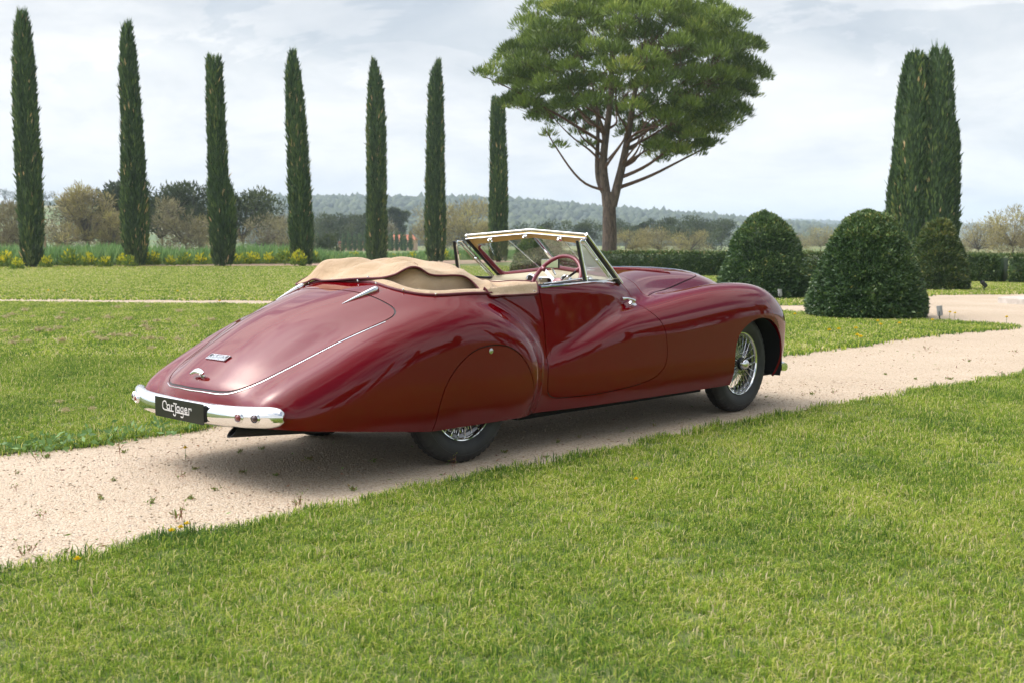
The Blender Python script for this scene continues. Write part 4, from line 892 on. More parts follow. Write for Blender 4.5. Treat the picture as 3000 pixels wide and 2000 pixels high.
tm = text_mesh('DELAHAYE', .026, .002, .3, .0008, 1.12); lt = link_mesh('badge_lettering', tm, 'chrome', bd)
lt.matrix_local = Mb @ Matrix.Translation((.001, .0068, .0045))
# rear bumper
def bumper_path(n=90):
    ys = np.linspace(-1, 1, n); out = []
    for t in ys:
        a = abs(t); y = .765*t
        x = -1.412 + .128*max(0, (a-.42)/.58)**2.1
        out.append((x, y, .392+.020*a*a))
    return out
BP = bumper_path(); prof = [(-.030,-.048),(-.010,-.056),(.010,-.055),(.021,-.046),(.0265,-.028),(.028,-.004),(.026,.018),(.020,.036),(.008,.050),(-.008,.0565),(-.024,.054),(-.036,.046)]
V = []; F = []; m_ = len(prof)
for i, P in enumerate(BP):
    a = Vector(BP[min(i+1,len(BP)-1)])-Vector(BP[max(i-1,0)]); o_ = Vector((-a.y, a.x, 0)); o_ = o_ if o_.x < 0 or abs(P[1]) > .7 else -o_
    o_ = Vector((-abs(a.y), (1 if P[1] > 0 else -1)*abs(a.x), 0)).normalized()
    e = min(i, len(BP)-1-i); k = 1 if e > 5 else math.sqrt(max(0, 1-((5.5-e)/5.5)**2))*.55+.45
    kk = 1 if e > 3 else .55+.15*e
    for (q, z) in prof: V.append((P[0]+o_.x*q*kk, P[1]+o_.y*q*kk, P[2]+z*k))
for i in range(len(BP)-1):
    for j in range(m_-1): F.append((i*m_+j, (i+1)*m_+j, (i+1)*m_+j+1, i*m_+j+1))
F.append(tuple(range(m_))); F.append(tuple((len(BP)-1)*m_+j for j in range(m_)))
bump = MB().add(V, F).build('rear_bumper', 'chrome', car, angle=70)
MB().box(-1.40,-1.20,-.55,-.50,.36,.40).build('bumper_bracket', 'well_black', bump); MB().box(-1.40,-1.20,.50,.55,.36,.40).build('bumper_bracket', 'well_black', bump)
# tail lights in the bumper
for s in (-1, 1):
    for k, yy in enumerate((.535, .632)):
        a = yy/.765; xx = -1.412+.128*max(0,(a-.42)/.58)**2.1; zz = .396+.012*a*a; ang = math.atan(.128*2.1*max(0,(a-.42)/.58)**1.1/.58/.765)
        nx = Vector((-math.cos(ang), s*math.sin(ang), 0)); c = Vector((xx, s*yy, zz))+nx*.026
        Q = Vector((1,0,0)).rotation_difference(nx).to_matrix().to_4x4(); Mx = Matrix.Translation(c) @ Q
        rg = MB().lathe([(.0285,-.006),(.0285,.004),(.026,.009),(.0215,.011),(.0190,.008),(.0190,0)], 28, 'x'); rg.v = [tuple(Mx @ Vector(q)) for q in rg.v]
        rg = rg.build('tail_light', 'chrome', bump)
        ln = MB().lathe([(.0188,.001),(.0175,.009),(.0135,.014),(.007,.0175),(.0004,.0185)], 24, 'x'); ln.v = [tuple(Mx @ Vector(q)) for q in ln.v]
        ln.build('lens', 'lens_red' if k == 0 else 'lens_dark', rg)
# number plate
PX = -1.450
pl = MB().box(PX, PX+.003, -.26, .26, .336, .448).build('number_plate', 'plate_black', car, smooth=False)
MB().box(PX+.003, -1.43, -.262, -.252, .350, .44).build('plate_bracket', 'gap_black', pl, smooth=False)
MB().box(PX+.003, -1.43, .252, .262, .350, .44).build('plate_bracket', 'gap_black', pl, smooth=False)
Mp = Matrix(((0,0,-1,PX),(-.001,0,0,.26),(0,-.001,0,.448),(0,0,0,1)))
lt = MB(); W_ = 6.8
for st in ([(129,34),(124,23),(108,19),(92,27),(87,44),(91,60),(106,67)], [(106,67),(203,69)],
           [(163,39),(146,37),(136,44),(136,54),(146,60),(163,57)], [(164,37),(164,63)],
           [(183,37),(183,63)], [(183,47),(190,39),(203,38)],
           [(208,24),(240,24)], [(228,24),(228,78)], [(228,78),(224,89),(213,91),(204,84)],
           [(267,40),(251,38),(242,45),(242,55),(251,61),(267,58)], [(268,38),(268,64)],
           [(308,40),(293,38),(284,45),(284,55),(293,61),(308,58)], [(309,38),(309,84)], [(309,84),(303,92),(286,91)],
           [(326,50),(350,50)], [(350,50),(347,41),(337,38),(328,42),(325,50),(328,59),(338,63),(351,60)],
           [(369,38),(369,72)], [(369,46),(377,39),(394,38)], [(228,70),(369,72)], [(394,38),(394,45)]):
    ribbon_stroke(lt, st, W_, 1.0/1000*1.2, Mp)
lt.build('plate_lettering', 'plate_white', pl, smooth=False)
# exhaust
ex_ = MB().lathe([(.028,-1.395),(.028,-.3),(.024,-.3),(.024,-1.395)], 24, 'x', (0,-.45,.318), True)
ex_.v = [(x+(.03*(z-.318)/.03 if x < -1.3 else 0), y, z-.075*(x+1.42)) for x, y, z in ex_.v]
ex_.build('exhaust_pipe', 'gap_black', car)
# spat lock
p, n = frame_at((.102,-.873,.671)); lk = MB().lathe([(.0165,-.003),(.0165,.003),(.013,.005),(.0005,.005)], 20, 'y')
lk.v = [(p.x+x, p.y-y, p.z+z) for x, y, z in lk.v]; lk.build('spat_lock', 'dull_chrome', spat_r)
# door handles
for s, dd in ((-1, door_r), (1, door_l)):
    p, n = frame_at((1.702,s*.672,.889)); q, n2 = frame_at((1.573,s*.668,.897))
    eh = MB().lathe([(.030,-.004),(.030,.004),(.024,.009),(.014,.014),(.010,.030),(.0005,.032)], 24, 'y'); Q = Vector((0,1,0)).rotation_difference(n).to_matrix().to_4x4()
    eh.v = [tuple(Matrix.Translation(p) @ Q @ Vector(a)) for a in eh.v]; eh = eh.build('door_handle', 'chrome', dd)
    tb = [p+n*.026+(q-p)*t+n*(.010*math.sin(math.pi*t)) for t in np.linspace(-.05,1,14)]
    MB().tube(tb, [.013-.004*math.sin(math.pi*i/13)+.003*(i/13)**3 for i in range(14)], 12).build('lever', 'chrome', eh)
# belt rails on the doors
for s, dd in ((-1, door_r), (1, door_l)):
    ys = nspline([.45,.8,1.13,1.45,1.60,1.66],[.678,.674,.656,.607,.575,.55]); xs = np.linspace(.735,1.635,34)
    C = []
    for x in xs:
        q = on_body(x, s*(float(ys(x))+.006)); C.append((q[0], q[1], q[2]+.004))
    MB().tube(C, .0105, 8, flat=.8).build('belt_rail', 'chrome', dd)
    MB().tube([(x, y-s*.022, z+.004) for x, y, z in C], .013, 8).build('weather_strip', 'rubber_black', dd)
    V = []; F = []
    for i, (x, y, z) in enumerate(C): V += [(x, y-s*.035, z), (x, y-s*.055, z-.25), (x, y-s*.05, .40)]
    for i in range(len(C)-1): F += [(3*i,3*i+3,3*i+4,3*i+1),(3*i+1,3*i+4,3*i+5,3*i+2)]
    MB().add(V, F).build('door_trim', 'leather_cream', dd)

# ---- wheels
def make_wheel():
    n = 150; prof = [(.238,-.050),(.252,-.062),(.275,-.078),(.305,-.084),(.332,-.080),(.350,-.071),(.358,-.066),(.366,-.060),(.3735,-.050),(.376,-.030),(.3765,-.012),(.370,-.010),(.370,-.006),(.3765,-.004),(.377,0)]
    prof = prof + [(r, -h) for r, h in prof[-2::-1]]
    V = []; F = []; m_ = len(prof)
    for k in range(n):
        a = 2*math.pi*k/n; g = k % 3 == 0
        for i, (r, h) in enumerate(prof):
            if g and 5 <= min(i, m_-1-i) <= 9: r -= (.0035, .007, .008, .008, .005)[min(i, m_-1-i)-5]
            V.append((r*math.cos(a), h, r*math.sin(a)))
    for k in range(n):
        l = (k+1) % n
        for i in range(m_-1): F.append((k*m_+i, l*m_+i, l*m_+i+1, k*m_+i+1))
    rim = MB().lathe([(.240,-.046),(.244,-.058),(.241,-.064),(.235,-.063),(.229,-.054),(.226,-.040),(.228,-.036)], 72, 'y', closed=True).build('wheel', 'chrome', car)
    MB().lathe([(.227,-.040),(.206,-.032),(.198,-.010),(.198,.030),(.224,.040),(.240,.060),(.232,.050),(.215,.020),(.215,-.010),(.228,-.034)], 72, 'y', closed=True).build('rim_barrel', 'dark_chrome', rim)
    t = MB().add(V, F).build('tyre', 'tyre_rubber', rim, angle=35)
    MB().lathe([(.322,-.0835),(.3235,-.0850),(.325,-.0835)], 90, 'y').build('sidewall_line', 'dull_rubber', t)
    sp = MB(); N_ = 24
    for k in range(N_):
        a = 2*math.pi*k/N_
        for sg in (-1, 1):
            a2 = a + sg*.50; a1 = a+.05*sg
            sp.tube([(.050*math.cos(a1), -.062, .050*math.sin(a1)), (.221*math.cos(a2-.45*sg+.22*sg), -.038, .221*math.sin(a2-.45*sg+.22*sg))], .0018, 5)
            a2 = a+.1+sg*.62
            sp.tube([(.056*math.cos(a+.1), .012, .056*math.sin(a+.1)), (.200*math.cos(a2), -.018, .200*math.sin(a2))], .0018, 5)
        for sg in (-1, 1):
            q = a+sg*.27; sp.tube([(.214*math.cos(q),-.040,.214*math.sin(q)),(.224*math.cos(q),-.038,.224*math.sin(q))], .0042, 6)
    tag(sp.build('spokes', 'chrome', rim), kind='stuff')
    MB().lathe([(.001,.02),(.052,.02),(.058,.0),(.050,-.02),(.046,-.066),(.052,-.070),(.001,-.070)], 32, 'y').build('hub', 'gap_black', rim)
    MB().lathe([(.115,.03),(.15,.03),(.15,.05),(.001,.05)], 32, 'y').build('brake_drum', 'dull_rubber', rim)
    kn = MB().lathe([(.042,-.070),(.043,-.092),(.036,-.112),(.022,-.124),(.0005,-.127)], 32, 'y')
    for ph in (.9, .9+math.pi):
        kn.tube([(.036*math.cos(ph),-.088,.036*math.sin(ph)),(.060*math.cos(ph),-.098,.060*math.sin(ph)),(.080*math.cos(ph+.1),-.104,.080*math.sin(ph+.1))], [.016,.012,.007], 8, flat=.7)
    kn.build('knock_off_nut', 'chrome', rim)
    return rim
Mat('dull_rubber', (.05, .05, .05), .6); Mat('dark_chrome', (.20, .20, .21), .22, 1.)
w0 = make_wheel(); spots = [((0,-.690,.376), 0, .4), ((2.95,-.690,.376), R_(1.5), 1.1), ((0,.690,.376), math.pi, .2), ((2.95,.690,.376), math.pi+R_(1.5), .9)]
for i, (l_, rz, ry) in enumerate(spots):
    o = w0 if i == 0 else copy_tree(w0, car)
    o.location = l_; o.rotation_euler = Matrix.Rotation(rz, 4, 'Z').to_euler(); o.rotation_euler.rotate_axis('Y', ry)
# ---- wheel housings, floor
for s in (-1, 1):
    a = np.linspace(-.35, math.pi+.35, 34); V = []; F = []
    for t in a:
        for yy, rr in ((.80,.42),(.60,.435),(.42,.40),(.42,.0)): V.append((3.085+rr*math.cos(t)*.93, s*yy, .37+rr*math.sin(t)*.86))
    for i in range(len(a)-1):
        for j in range(3): F.append((4*i+j, 4*i+4+j, 4*i+5+j, 4*i+1+j))
    MB().add(V, F).build('wheel_housing', 'well_black', car)
fp_ = MB().box(-.55,2.60,-.60,.60,.245,.27).box(-1.15,-.55,-.60,.60,.33,.35); fp_.build('floor_light_block', 'well_black', car)  # unseen floor slabs put in to block light beneath the car
MB().box(-.1,3.2,-.42,.42,.150,.245).box(.55,2.55,-.66,.66,.185,.245).build('chassis_shade_block', 'well_black', car, smooth=False)  # simplified chassis slabs, added and widened to deepen the shade under the car
for x in (0, 2.95): MB().tube([(x,-.64,.376),(x,.64,.376)], .035, 10).build('axle', 'well_black', car)
MB().box(2.6,3.70,-.40,.40,.25,.30).build('engine_tray', 'well_black', car)
MB().box(3.36,3.58,-.66,.66,.235,.25).build('front_apron', 'well_black', car)
# front bumper end
fbp = [(3.735-.085*max(0,(abs(t)-.5)/.5)**2, .725*t, .345) for t in np.linspace(-1,1,61)]
V = []; F = []
pf = [(-.03,-.05),(0,-.056),(.018,-.045),(.026,-.015),(.026,.015),(.018,.045),(0,.056),(-.03,.05)]
for i, P in enumerate(fbp):
    a = Vector(fbp[min(i+1,60)])-Vector(fbp[max(i-1,0)]); o_ = Vector((abs(a.y), (1 if P[1] > 0 else -1)*abs(a.x), 0)).normalized()
    e = min(i, 60-i); k = 1 if e > 3 else .6+.1*e
    for q, z in pf: V.append((P[0]+o_.x*q, P[1]+o_.y*q, P[2]-.05+z*k))
for i in range(60):
    for j in range(7): F.append((i*8+j,(i+1)*8+j,(i+1)*8+j+1,i*8+j+1))
F += [tuple(range(8)), tuple(60*8+j for j in range(8))]
MB().add(V, F).build('front_bumper', 'chrome', car, angle=60)
# bonnet louvres: two rows of raised slots each side of the hinge
lv = MB()
for row, yy in enumerate((-.10, -.155)):
    for i in range(34):
        x = 1.93+i*.0265; q = on_body(x, yy); n_ = normals(np.array([q]))[0]
        c = Vector(q); ax = Vector((.4,-.9,0)).normalized() if row else Vector((-.4,-.9,0)).normalized(); ax = (ax-Vector(n_)*ax.dot(Vector(n_))).normalized()
        lv.tube([c-ax*.020-Vector(n_)*.003, c-ax*.010+Vector(n_)*.003, c+ax*.010+Vector(n_)*.003, c+ax*.020-Vector(n_)*.003], [.003,.0055,.0055,.003], 6)
tag(lv.build('louvres', 'car_paint', bonnet_r), kind='stuff')
lk = MB()
for row, yy in enumerate((-.10, -.155)):
    for i in range(34):
        x = 1.93+.0125+i*.0265; q = on_body(x, yy); n_ = Vector(normals(np.array([q]))[0]); c = Vector(q)+n_*.0012
        ax = Vector((.4,-.9,0)).normalized() if row else Vector((-.4,-.9,0)).normalized(); ax = (ax-n_*ax.dot(n_)).normalized(); w = n_.cross(ax)*.0042
        lk.add([c-ax*.018-w, c-ax*.018+w, c+ax*.018+w, c+ax*.018-w], [(0,1,2,3)])
tag(lk.build('louvre_slots', 'gap_black', bonnet_r, smooth=False), kind='stuff')
hl = [on_body(x, 0.) + np.array([0,0,.003]) for x in np.linspace(1.80, 3.45, 40)]
MB().tube(hl, .006, 8).build('bonnet_hinge', 'chrome', bonnet_r)
# ---- windscreen
T0, C0, B0, O0 = Vector((1.293,.592,1.3585)), Vector((1.367,0,1.397)), Vector((1.735,0,1.095)), Vector((1.690,.575,1.028))
def wsp(s, u, v, off=0.):
    top = C0.lerp(T0, u); bot = B0.lerp(O0, u); p = bot.lerp(top, v); n = (T0-C0).cross(B0-C0).normalized()
    if n.x > 0: n = -n
    p = p + n*off; return Vector((p.x, p.y*s, p.z))
ws = None
fm = MB()
for s in (-1, 1):
    fm.tube([wsp(s,u,1.0,.0)+Vector((0,0,.006)) for u in np.linspace(0,1.01,12)], .0066, 10)
    fm.tube([wsp(s,u,1.0,.014)+Vector((0,0,-.012)) for u in np.linspace(0,1.0,12)], .0052, 10)
    fm.tube([wsp(s,1.0,v)+Vector((0,0,.002)) for v in np.linspace(-.02,1.015,10)], .0105, 10)
ws = fm.build('windscreen', 'chrome', car)
for s in (-1, 1):
    V = [wsp(s,u,v) for u in (0,1) for v in (0,1)]; MB().add(V, [(0,1,3,2)]).build('windscreen_pane', 'car_glass', ws, smooth=False)
    hb = MB(); V = []; F = []; us = np.linspace(0,1,24)
    for u in us:
        low = .882-.03*u - .10*max(0,(u-.86)/.14)**2.2
        V += [wsp(s,u,.985,.018), wsp(s,u,low,.022), wsp(s,u,low,.004), wsp(s,u,.985,.004)]
    for i in range(len(us)-1):
        for j in range(4): F.append((4*i+j, 4*i+4+j, 4*i+4+(j+1)%4, 4*i+(j+1)%4))
    hb.add(V, F).build('header_board', 'header_tan', ws, smooth=False)
    pb = MB(); V = []; F = []; vv = np.linspace(.0,.95,16)
    for v_ in vv: V += [wsp(s,.985,v_,.02), wsp(s,.945,v_,.022), wsp(s,.945,v_,.004), wsp(s,.985,v_,.004)]
    for i in range(15):
        for j in range(4): F.append((4*i+j, 4*i+4+j, 4*i+4+(j+1)%4, 4*i+(j+1)%4))
    pb.add(V, F).build('pillar_board', 'header_tan', ws, smooth=False)
    path = [wsp(s,.90+.035*min(1,(1-abs(t))*3),.0,.02) for t in ()]
    q = [wsp(s,.0,.165,.024), wsp(s,.3,.163,.024), wsp(s,.6,.160,.024), wsp(s,.8,.160,.024), wsp(s,.88,.166,.024), wsp(s,.920,.20,.024), wsp(s,.934,.26,.024), wsp(s,.936,.45,.024), wsp(s,.936,.62,.024), wsp(s,.93,.74,.024), wsp(s,.905,.80,.024), wsp(s,.86,.825,.024)]
    P = curve_through(np.array([tuple(a) for a in q]), 60); tt = np.linspace(0,1,60)
    MB().tube(P, list(.017*(1-.72*np.clip((tt-.80)/.2,0,1))), 8).build('aperture_moulding', 'wheel_burgundy', ws)
    MB().tube([wsp(s,1.0,v_)+Vector((-.020,-s*.004,-.012)) for v_ in np.linspace(0,.97,8)], .014, 8).build('pillar_seal', 'rubber_black', ws)
    wb = MB()
    a, b = (wsp(1,.50,.90,-.02), wsp(1,.36,.10,-.02)) if s > 0 else (wsp(-1,.42,.90,-.02), wsp(-1,.46,.10,-.02))
    wb.tube([a, a.lerp(b,.55)], .0045, 8); wb.tube([a.lerp(b,.5), b], .0032, 8); wb.tube([b, b+Vector((.02,0,-.03))], .009, 8)
    wb.build('wiper_arm', 'chrome', ws)
MB().tube([wsp(1,0,v_,.012) for v_ in (.05,.5,.93)], .0075, 8).tube([wsp(1,0,v_,.012)+Vector((0,.022,0)) for v_ in (.05,.5,.93)], .005, 8).build('centre_divider', 'chrome', ws)
for s, u in ((1,.62),(1,.08),(-1,.55)):
    c = wsp(s,u,.945,.03); MB().box(-.014,.014,-.020,.020,-.014,.014, Matrix.Translation(c) @ Matrix.Rotation(.7,4,'Y')).tube([c+Vector((-.012,0,.006)), c+Vector((-.030,0,-.016))], .009, 8).build('header_latch', 'chrome', ws, bevel=.004)
# quarter lights
for s in (-1, 1):
    dd = door_r if s < 0 else door_l
    A, Bq, Cq, D = [Vector((x, s*y, z)) for x, y, z in ((1.196,.606,1.316),(1.255,.606,1.316),(1.575,.590,1.050),(1.258,.625,1.042))]
    f_ = MB(); 
    f_.tube([D, A], .0105, 8); ql = f_.build('quarter_light', 'chrome', dd)
    MB().tube([D+Vector((-.019,0,0)), A+Vector((-.019,0,.004))], .011, 8).build('post_seal', 'rubber_black' , ql)
    fr_ = MB(); q = [A+Vector((.018,0,.004)), Bq+Vector((-.002,0,.004)), Cq, D+Vector((.02,0,0))]
    fr_.tube([q[0],q[1]], .0078, 8); fr_.tube([q[1],q[2]], .0078, 8); fr_.tube([q[2],q[3]], .005, 8)
    q2 = [A+Vector((.030,0,-.022)), Bq+Vector((-.010,0,-.022)), Cq+Vector((-.035,0,.008))]
    fr_.tube(q2, .0048, 8); fr_.build('pane_frame', 'chrome', ql)
    MB().add([A, Bq, Cq, D], [(0,1,2,3)]).build('pane', 'hazy_pane' if s < 0 else 'car_glass', ql, smooth=False)
    MB().lathe([(.001,-.012),(.010,-.012),(.010,.012),(.001,.012)], 12, 'y', (1.40,s*.598,1.19)).build('catch', 'chrome', ql)
    # wound-down door window: only its framed top edge shows
    wf = MB(); a, b = Vector((.83,s*.622,1.040)), Vector((1.236,s*.618,1.068))
    wf.tube([a,b], .0065, 8); wf.tube([a+Vector((.004,0,-.020)), b+Vector((0,0,-.022))], .0055, 8); wf.tube([a, a+Vector((.004,0,-.03))], .007, 8); wf.tube([b, b+Vector((.004,0,-.03))], .007, 8)
    wf.build('window_frame', 'chrome', dd)
# ---- interior
V = []; F = []; ys = np.linspace(-.60,.60,25)
for y in ys:
    k = 1-.16*(abs(y)/.6)**2; xb = 1.735-.05*abs(y)/.6
    V += [(xb-.02,y,1.108-.055*abs(y)/.6),(1.63,y,1.110-.052*abs(y)/.6),(1.575,y,1.105-.05*abs(y)/.6),(1.54,y,1.085-.045*abs(y)/.6),(1.515,y,1.03),(1.525,y,.88),(1.58,y,.80),(1.7,y,.55)]
for i in range(24):
    for j in range(7): F.append((8*i+j, 8*i+8+j, 8*i+9+j, 8*i+1+j))
dash = MB().add(V, F).build('dashboard', 'leather_cream', car, angle=60)
for (y, z, r) in ((.126,1.028,.052),(-.215,1.028,.052),(-.42,1.02,.052)):
    g = MB().lathe([(r,-.0),(r,-.018),(r-.008,-.024),(r-.012,-.016)], 32, 'x', (1.518,y,z)); g.v = [(2*1.518-x if False else x, a, b) for x, a, b in g.v]
    g = g.build('gauge', 'chrome', dash); MB().lathe([(r-.011,-.014),(.001,-.014)], 32, 'x', (1.518,y,z)).build('gauge_face', 'gauge_face', g)
rd = MB().box(1.49,1.53,-.095,.045,.975,1.062).build('radio', 'chrome', dash, bevel=.008)
for i in range(5): MB().box(1.484,1.492,-.085+i*.026,-.070+i*.026,.99,1.02).build('radio_key', 'leather_cream', rd, smooth=False)
# rear-view mirror on the dashboard
mr = MB().box(1.44,1.455,-.205,-.035,1.125,1.192).build('mirror', 'rubber_black', car, bevel=.012)
MB().box(1.436,1.4395,-.200,-.040,1.130,1.187).build('mirror_face', 'chrome', mr, bevel=.001)
MB().tube([(1.455,-.12,1.13),(1.50,-.12,1.08)], .008, 8).build('mirror_stalk', 'chrome', mr)
# steering wheel on the right
cst = Vector((1.262,-.335,1.028)); ax1 = Vector((0,1,0)); ax2 = Vector((.50,0,.866)); nst = Vector((-.866,0,.5))
sw = MB().tube([cst+ax1*.215*math.cos(t)+ax2*.215*math.sin(t) for t in np.linspace(0,2*math.pi,64,endpoint=False)], .0145, 12, closed=True, up=tuple(nst)).build('steering_wheel', 'wheel_burgundy', car)
for an in (2.55, .6, -1.57):
    d_ = ax1*math.cos(an)+ax2*math.sin(an); e_ = nst.cross(d_)
    sk = MB()
    for o_ in (-.009,-.003,.003,.009): sk.tube([cst+d_*.05+e_*o_+nst*(-.02), cst+d_*.205+e_*o_], .0022, 6)
    sk.build('spoke', 'chrome', sw); MB().tube([cst+d_*.185, cst+d_*.212], .017, 10).build('spoke_boss', 'wheel_burgundy', sw)
hb = MB().lathe([(.001,.02),(.045,.015),(.05,0),(.04,-.03),(.02,-.04),(.02,-.30)], 24, 'z'); Q = Vector((0,0,1)).rotation_difference(nst).to_matrix().to_4x4()
hb.v = [tuple(Matrix.Translation(cst-nst*.02) @ Q @ Vector(a)) for a in hb.v]; hb.build('hub_boss', 'wheel_burgundy', sw)
# seats
for s in (-1, 1):
    st = MB(); V = []; F = []; n1_, n2_ = 13, 14
    for i in range(n1_):
        y = -.27+.54*i/(n1_-1); ed = 1-(abs(y)/.27)**6*.25
        for j in range(n2_):
            t = j/(n2_-1); a = math.pi*(t*1.0); z = .42+.64*ed*(math.sin(min(a, math.pi-a))**.55 if 0 < t < 1 else 0); x = .80+.08*math.cos(a)*-1 + .10*(z-.45)*-1+.03
            V.append((x+.0, s*.30+y, z))
    for i in range(n1_-1):
        for j in range(n2_-1): F.append((n2_*i+j, n2_*(i+1)+j, n2_*(i+1)+j+1, n2_*i+j+1))
    bk = MB().add(V, F).build('seat', 'leather_cream', car)
    MB().box(.86,1.30,s*.30-.26,s*.30+.26,.40,.52).build('seat_cushion', 'leather_cream', bk, bevel=.05)
MB().box(-.25,1.72,-.60,.60,.275,.30).build('cockpit_floor', 'well_black', car, smooth=False)
MB().box(-.28,-.26,-.60,.60,.30,.96).build('rear_bulkhead', 'well_black', car, smooth=False)
# ---- folded soft top under its canvas cover
E_ = np.array([[-.287,.12,1.073],[-.28,-.08,1.087],[-.23,-.28,1.097],[-.194,-.37,1.121],[-.15,-.44,1.16],[-.108,-.47,1.157],[-.047,-.49,1.12],[.014,-.50,1.109],[.212,-.53,1.099],[.257,-.56,1.062],[.262,-.62,1.012],[.270,-.690,.984],[.421,-.706,.982],[.612,-.706,.982],[.690,-.703,.990]])
front = np.array([[.722,-.66,1.02],[.733,-.62,1.052],[.70,-.56,1.060],[.60,-.45,1.055],[.50,-.30,1.085],[.47,0,1.10]])
right = np.vstack([E_, front]); left = (right*np.array([1,-1,1]))[::-1][1:]
left = left[left[:,1] > .13]
rear_l = np.array([[-.31,.50,1.042],[-.305,.38,1.058],[-.295,.25,1.068]])
left = left[~((left[:,0] < -.14) & (left[:,1] < .5))]; left[:,2] = np.where(left[:,0] < -.1, left[:,2]-.04, left[:,2])
bound = np.vstack([right, left, rear_l])
inner = np.array([[-.225,.35,1.176],[-.16,.2,1.185],[-.13,.05,1.178],[-.10,-.12,1.168],[-.06,-.28,1.168],[.034,.3,1.180],[.05,0,1.182],[.06,-.25,1.176],[.10,-.38,1.158],[.219,.1,1.175],[.317,-.1,1.180],[.26,-.25,1.168],[.349,-.2,1.164],[.352,-.3,1.150],[.30,-.42,1.135],[.334,-.40,1.122],[.36,-.49,1.088],[.40,-.45,1.081],[.50,-.55,1.036],[.62,-.585,1.056],[.45,-.62,1.022],[.55,-.65,1.012],[.35,-.62,1.035],[.2,.45,1.15],[.0,.48,1.14],[.4,.3,1.14]])
ctl = np.vstack([bound, inner])
def tps(C, lam=2e-5):
    n = len(C); d = np.linalg.norm(C[:,None,:2]-C[None,:,:2], axis=2); K = np.where(d > 0, d*d*np.log(np.maximum(d,1e-9)), 0)+np.eye(n)*lam
    P = np.hstack([np.ones((n,1)), C[:,:2]]); A = np.vstack([np.hstack([K,P]), np.hstack([P.T,np.zeros((3,3))])]); w = np.linalg.solve(A, np.concatenate([C[:,2], np.zeros(3)]))
    def ev(x, y):
        r = 0
        for i in range(n):
            q = (x-C[i,0])**2+(y-C[i,1])**2; r = r + w[i]*.5*q*np.log(np.maximum(q,1e-18))
        return r + w[n]+w[n+1]*x+w[n+2]*y
    return ev
hz = tps(ctl); h_ = .011
gx, gy = np.meshgrid(np.arange(-.34,.78,h_), np.arange(-.74,.75,h_), indexing='ij'); gz = hz(gx, gy)
bp = curve_through(bound, 300, True); dist = -sd2(bp[:, :2], gx.ravel(), gy.ravel()).reshape(gx.shape); fade = np.clip(dist/.05, 0, 1)
rng = np.random.RandomState(4)
for k in range(26):                                     # soft creases running back from the pulled corners
    an = rng.uniform(.5, 1.25); ph = rng.uniform(0, 6.3); fq = rng.uniform(16, 42); am = .0085/(fq/26)
    gz = gz + fade*am*np.sin(fq*(gx*math.cos(an)+gy*math.sin(an))+ph+1.5*np.sin(5*gx+ph))*np.exp(-((gx-rng.uniform(-.2,.65))**2/.05+(gy-rng.uniform(-.65,.3))**2/.09))
for (cx, cy_, dx_, dy_, am, wd) in ((.47,-.60,.25,1,-.028,.020),(.56,-.62,-.35,1,.018,.022),(.62,-.66,-.6,1,-.012,.018),(.38,-.57,.5,1,.014,.02),(.345,-.34,1,.55,.014,.018),(.36,-.28,1,.6,-.014,.016),(-.17,.1,1,-.35,-.006,.03),(-.1,-.1,1,-.5,.008,.03),(.02,-.3,1,.6,-.010,.028)):
    l_ = math.hypot(dx_,dy_); u_ = ((gx-cx)*dx_+(gy-cy_)*dy_)/l_; v_ = (-(gx-cx)*dy_+(gy-cy_)*dx_)/l_
    gz = gz + fade*am*np.exp(-(v_/wd)**2-(u_/.11)**2)
def over_body(x, y, z, gap):
    z = z.copy()
    for _ in range(30):
        d_ = body_sdf(x, y, z); k_ = (np.abs(y) > .655) & (x > .18) & (d_ < gap); z = np.where(k_, z+.004, z)
    return z
gz = over_body(gx, gy, gz, .006)
nx_, ny_ = gx.shape; I = np.arange(nx_*ny_).reshape(nx_,ny_)
q = np.stack([I[:-1,:-1],I[1:,:-1],I[1:,1:],I[:-1,1:]],-1).reshape(-1,4); tri = np.vstack([q[:,[0,1,2]],q[:,[0,2,3]]])
CV = np.stack([gx.ravel(),gy.ravel(),gz.ravel()],1); gN = np.stack([-np.gradient(gz,h_,axis=0),-np.gradient(gz,h_,axis=1),np.ones_like(gz)],-1).reshape(-1,3); gN /= np.linalg.norm(gN,axis=1)[:,None]
CS = clip(CV, gN, tri, sd2(bp[:, :2], CV[:,0], CV[:,1])); me = mesh_np('soft_top', CS[0], CS[2]); soft = link_mesh('soft_top', me, 'canvas_tan', car)
sol = soft.modifiers.new('cloth', 'SOLIDIFY'); sol.thickness = .004; sol.offset = -1
EB = bp.copy(); EB[:,2] = over_body(EB[:,0], EB[:,1], hz(EB[:,0], EB[:,1]), .005); MB().tube(EB, .0062, 8, closed=True).build('piping', 'piping_burgundy', soft)
sm = curve_through(np.array([[-.13,-.44,0],[-.02,-.36,0],[.08,-.22,0],[.20,-.02,0],[.30,.15,0]]), 30); sm[:,2] = hz(sm[:,0], sm[:,1])+.0015
MB().tube(sm, .0012, 5).build('seam', 'piping_burgundy', soft)
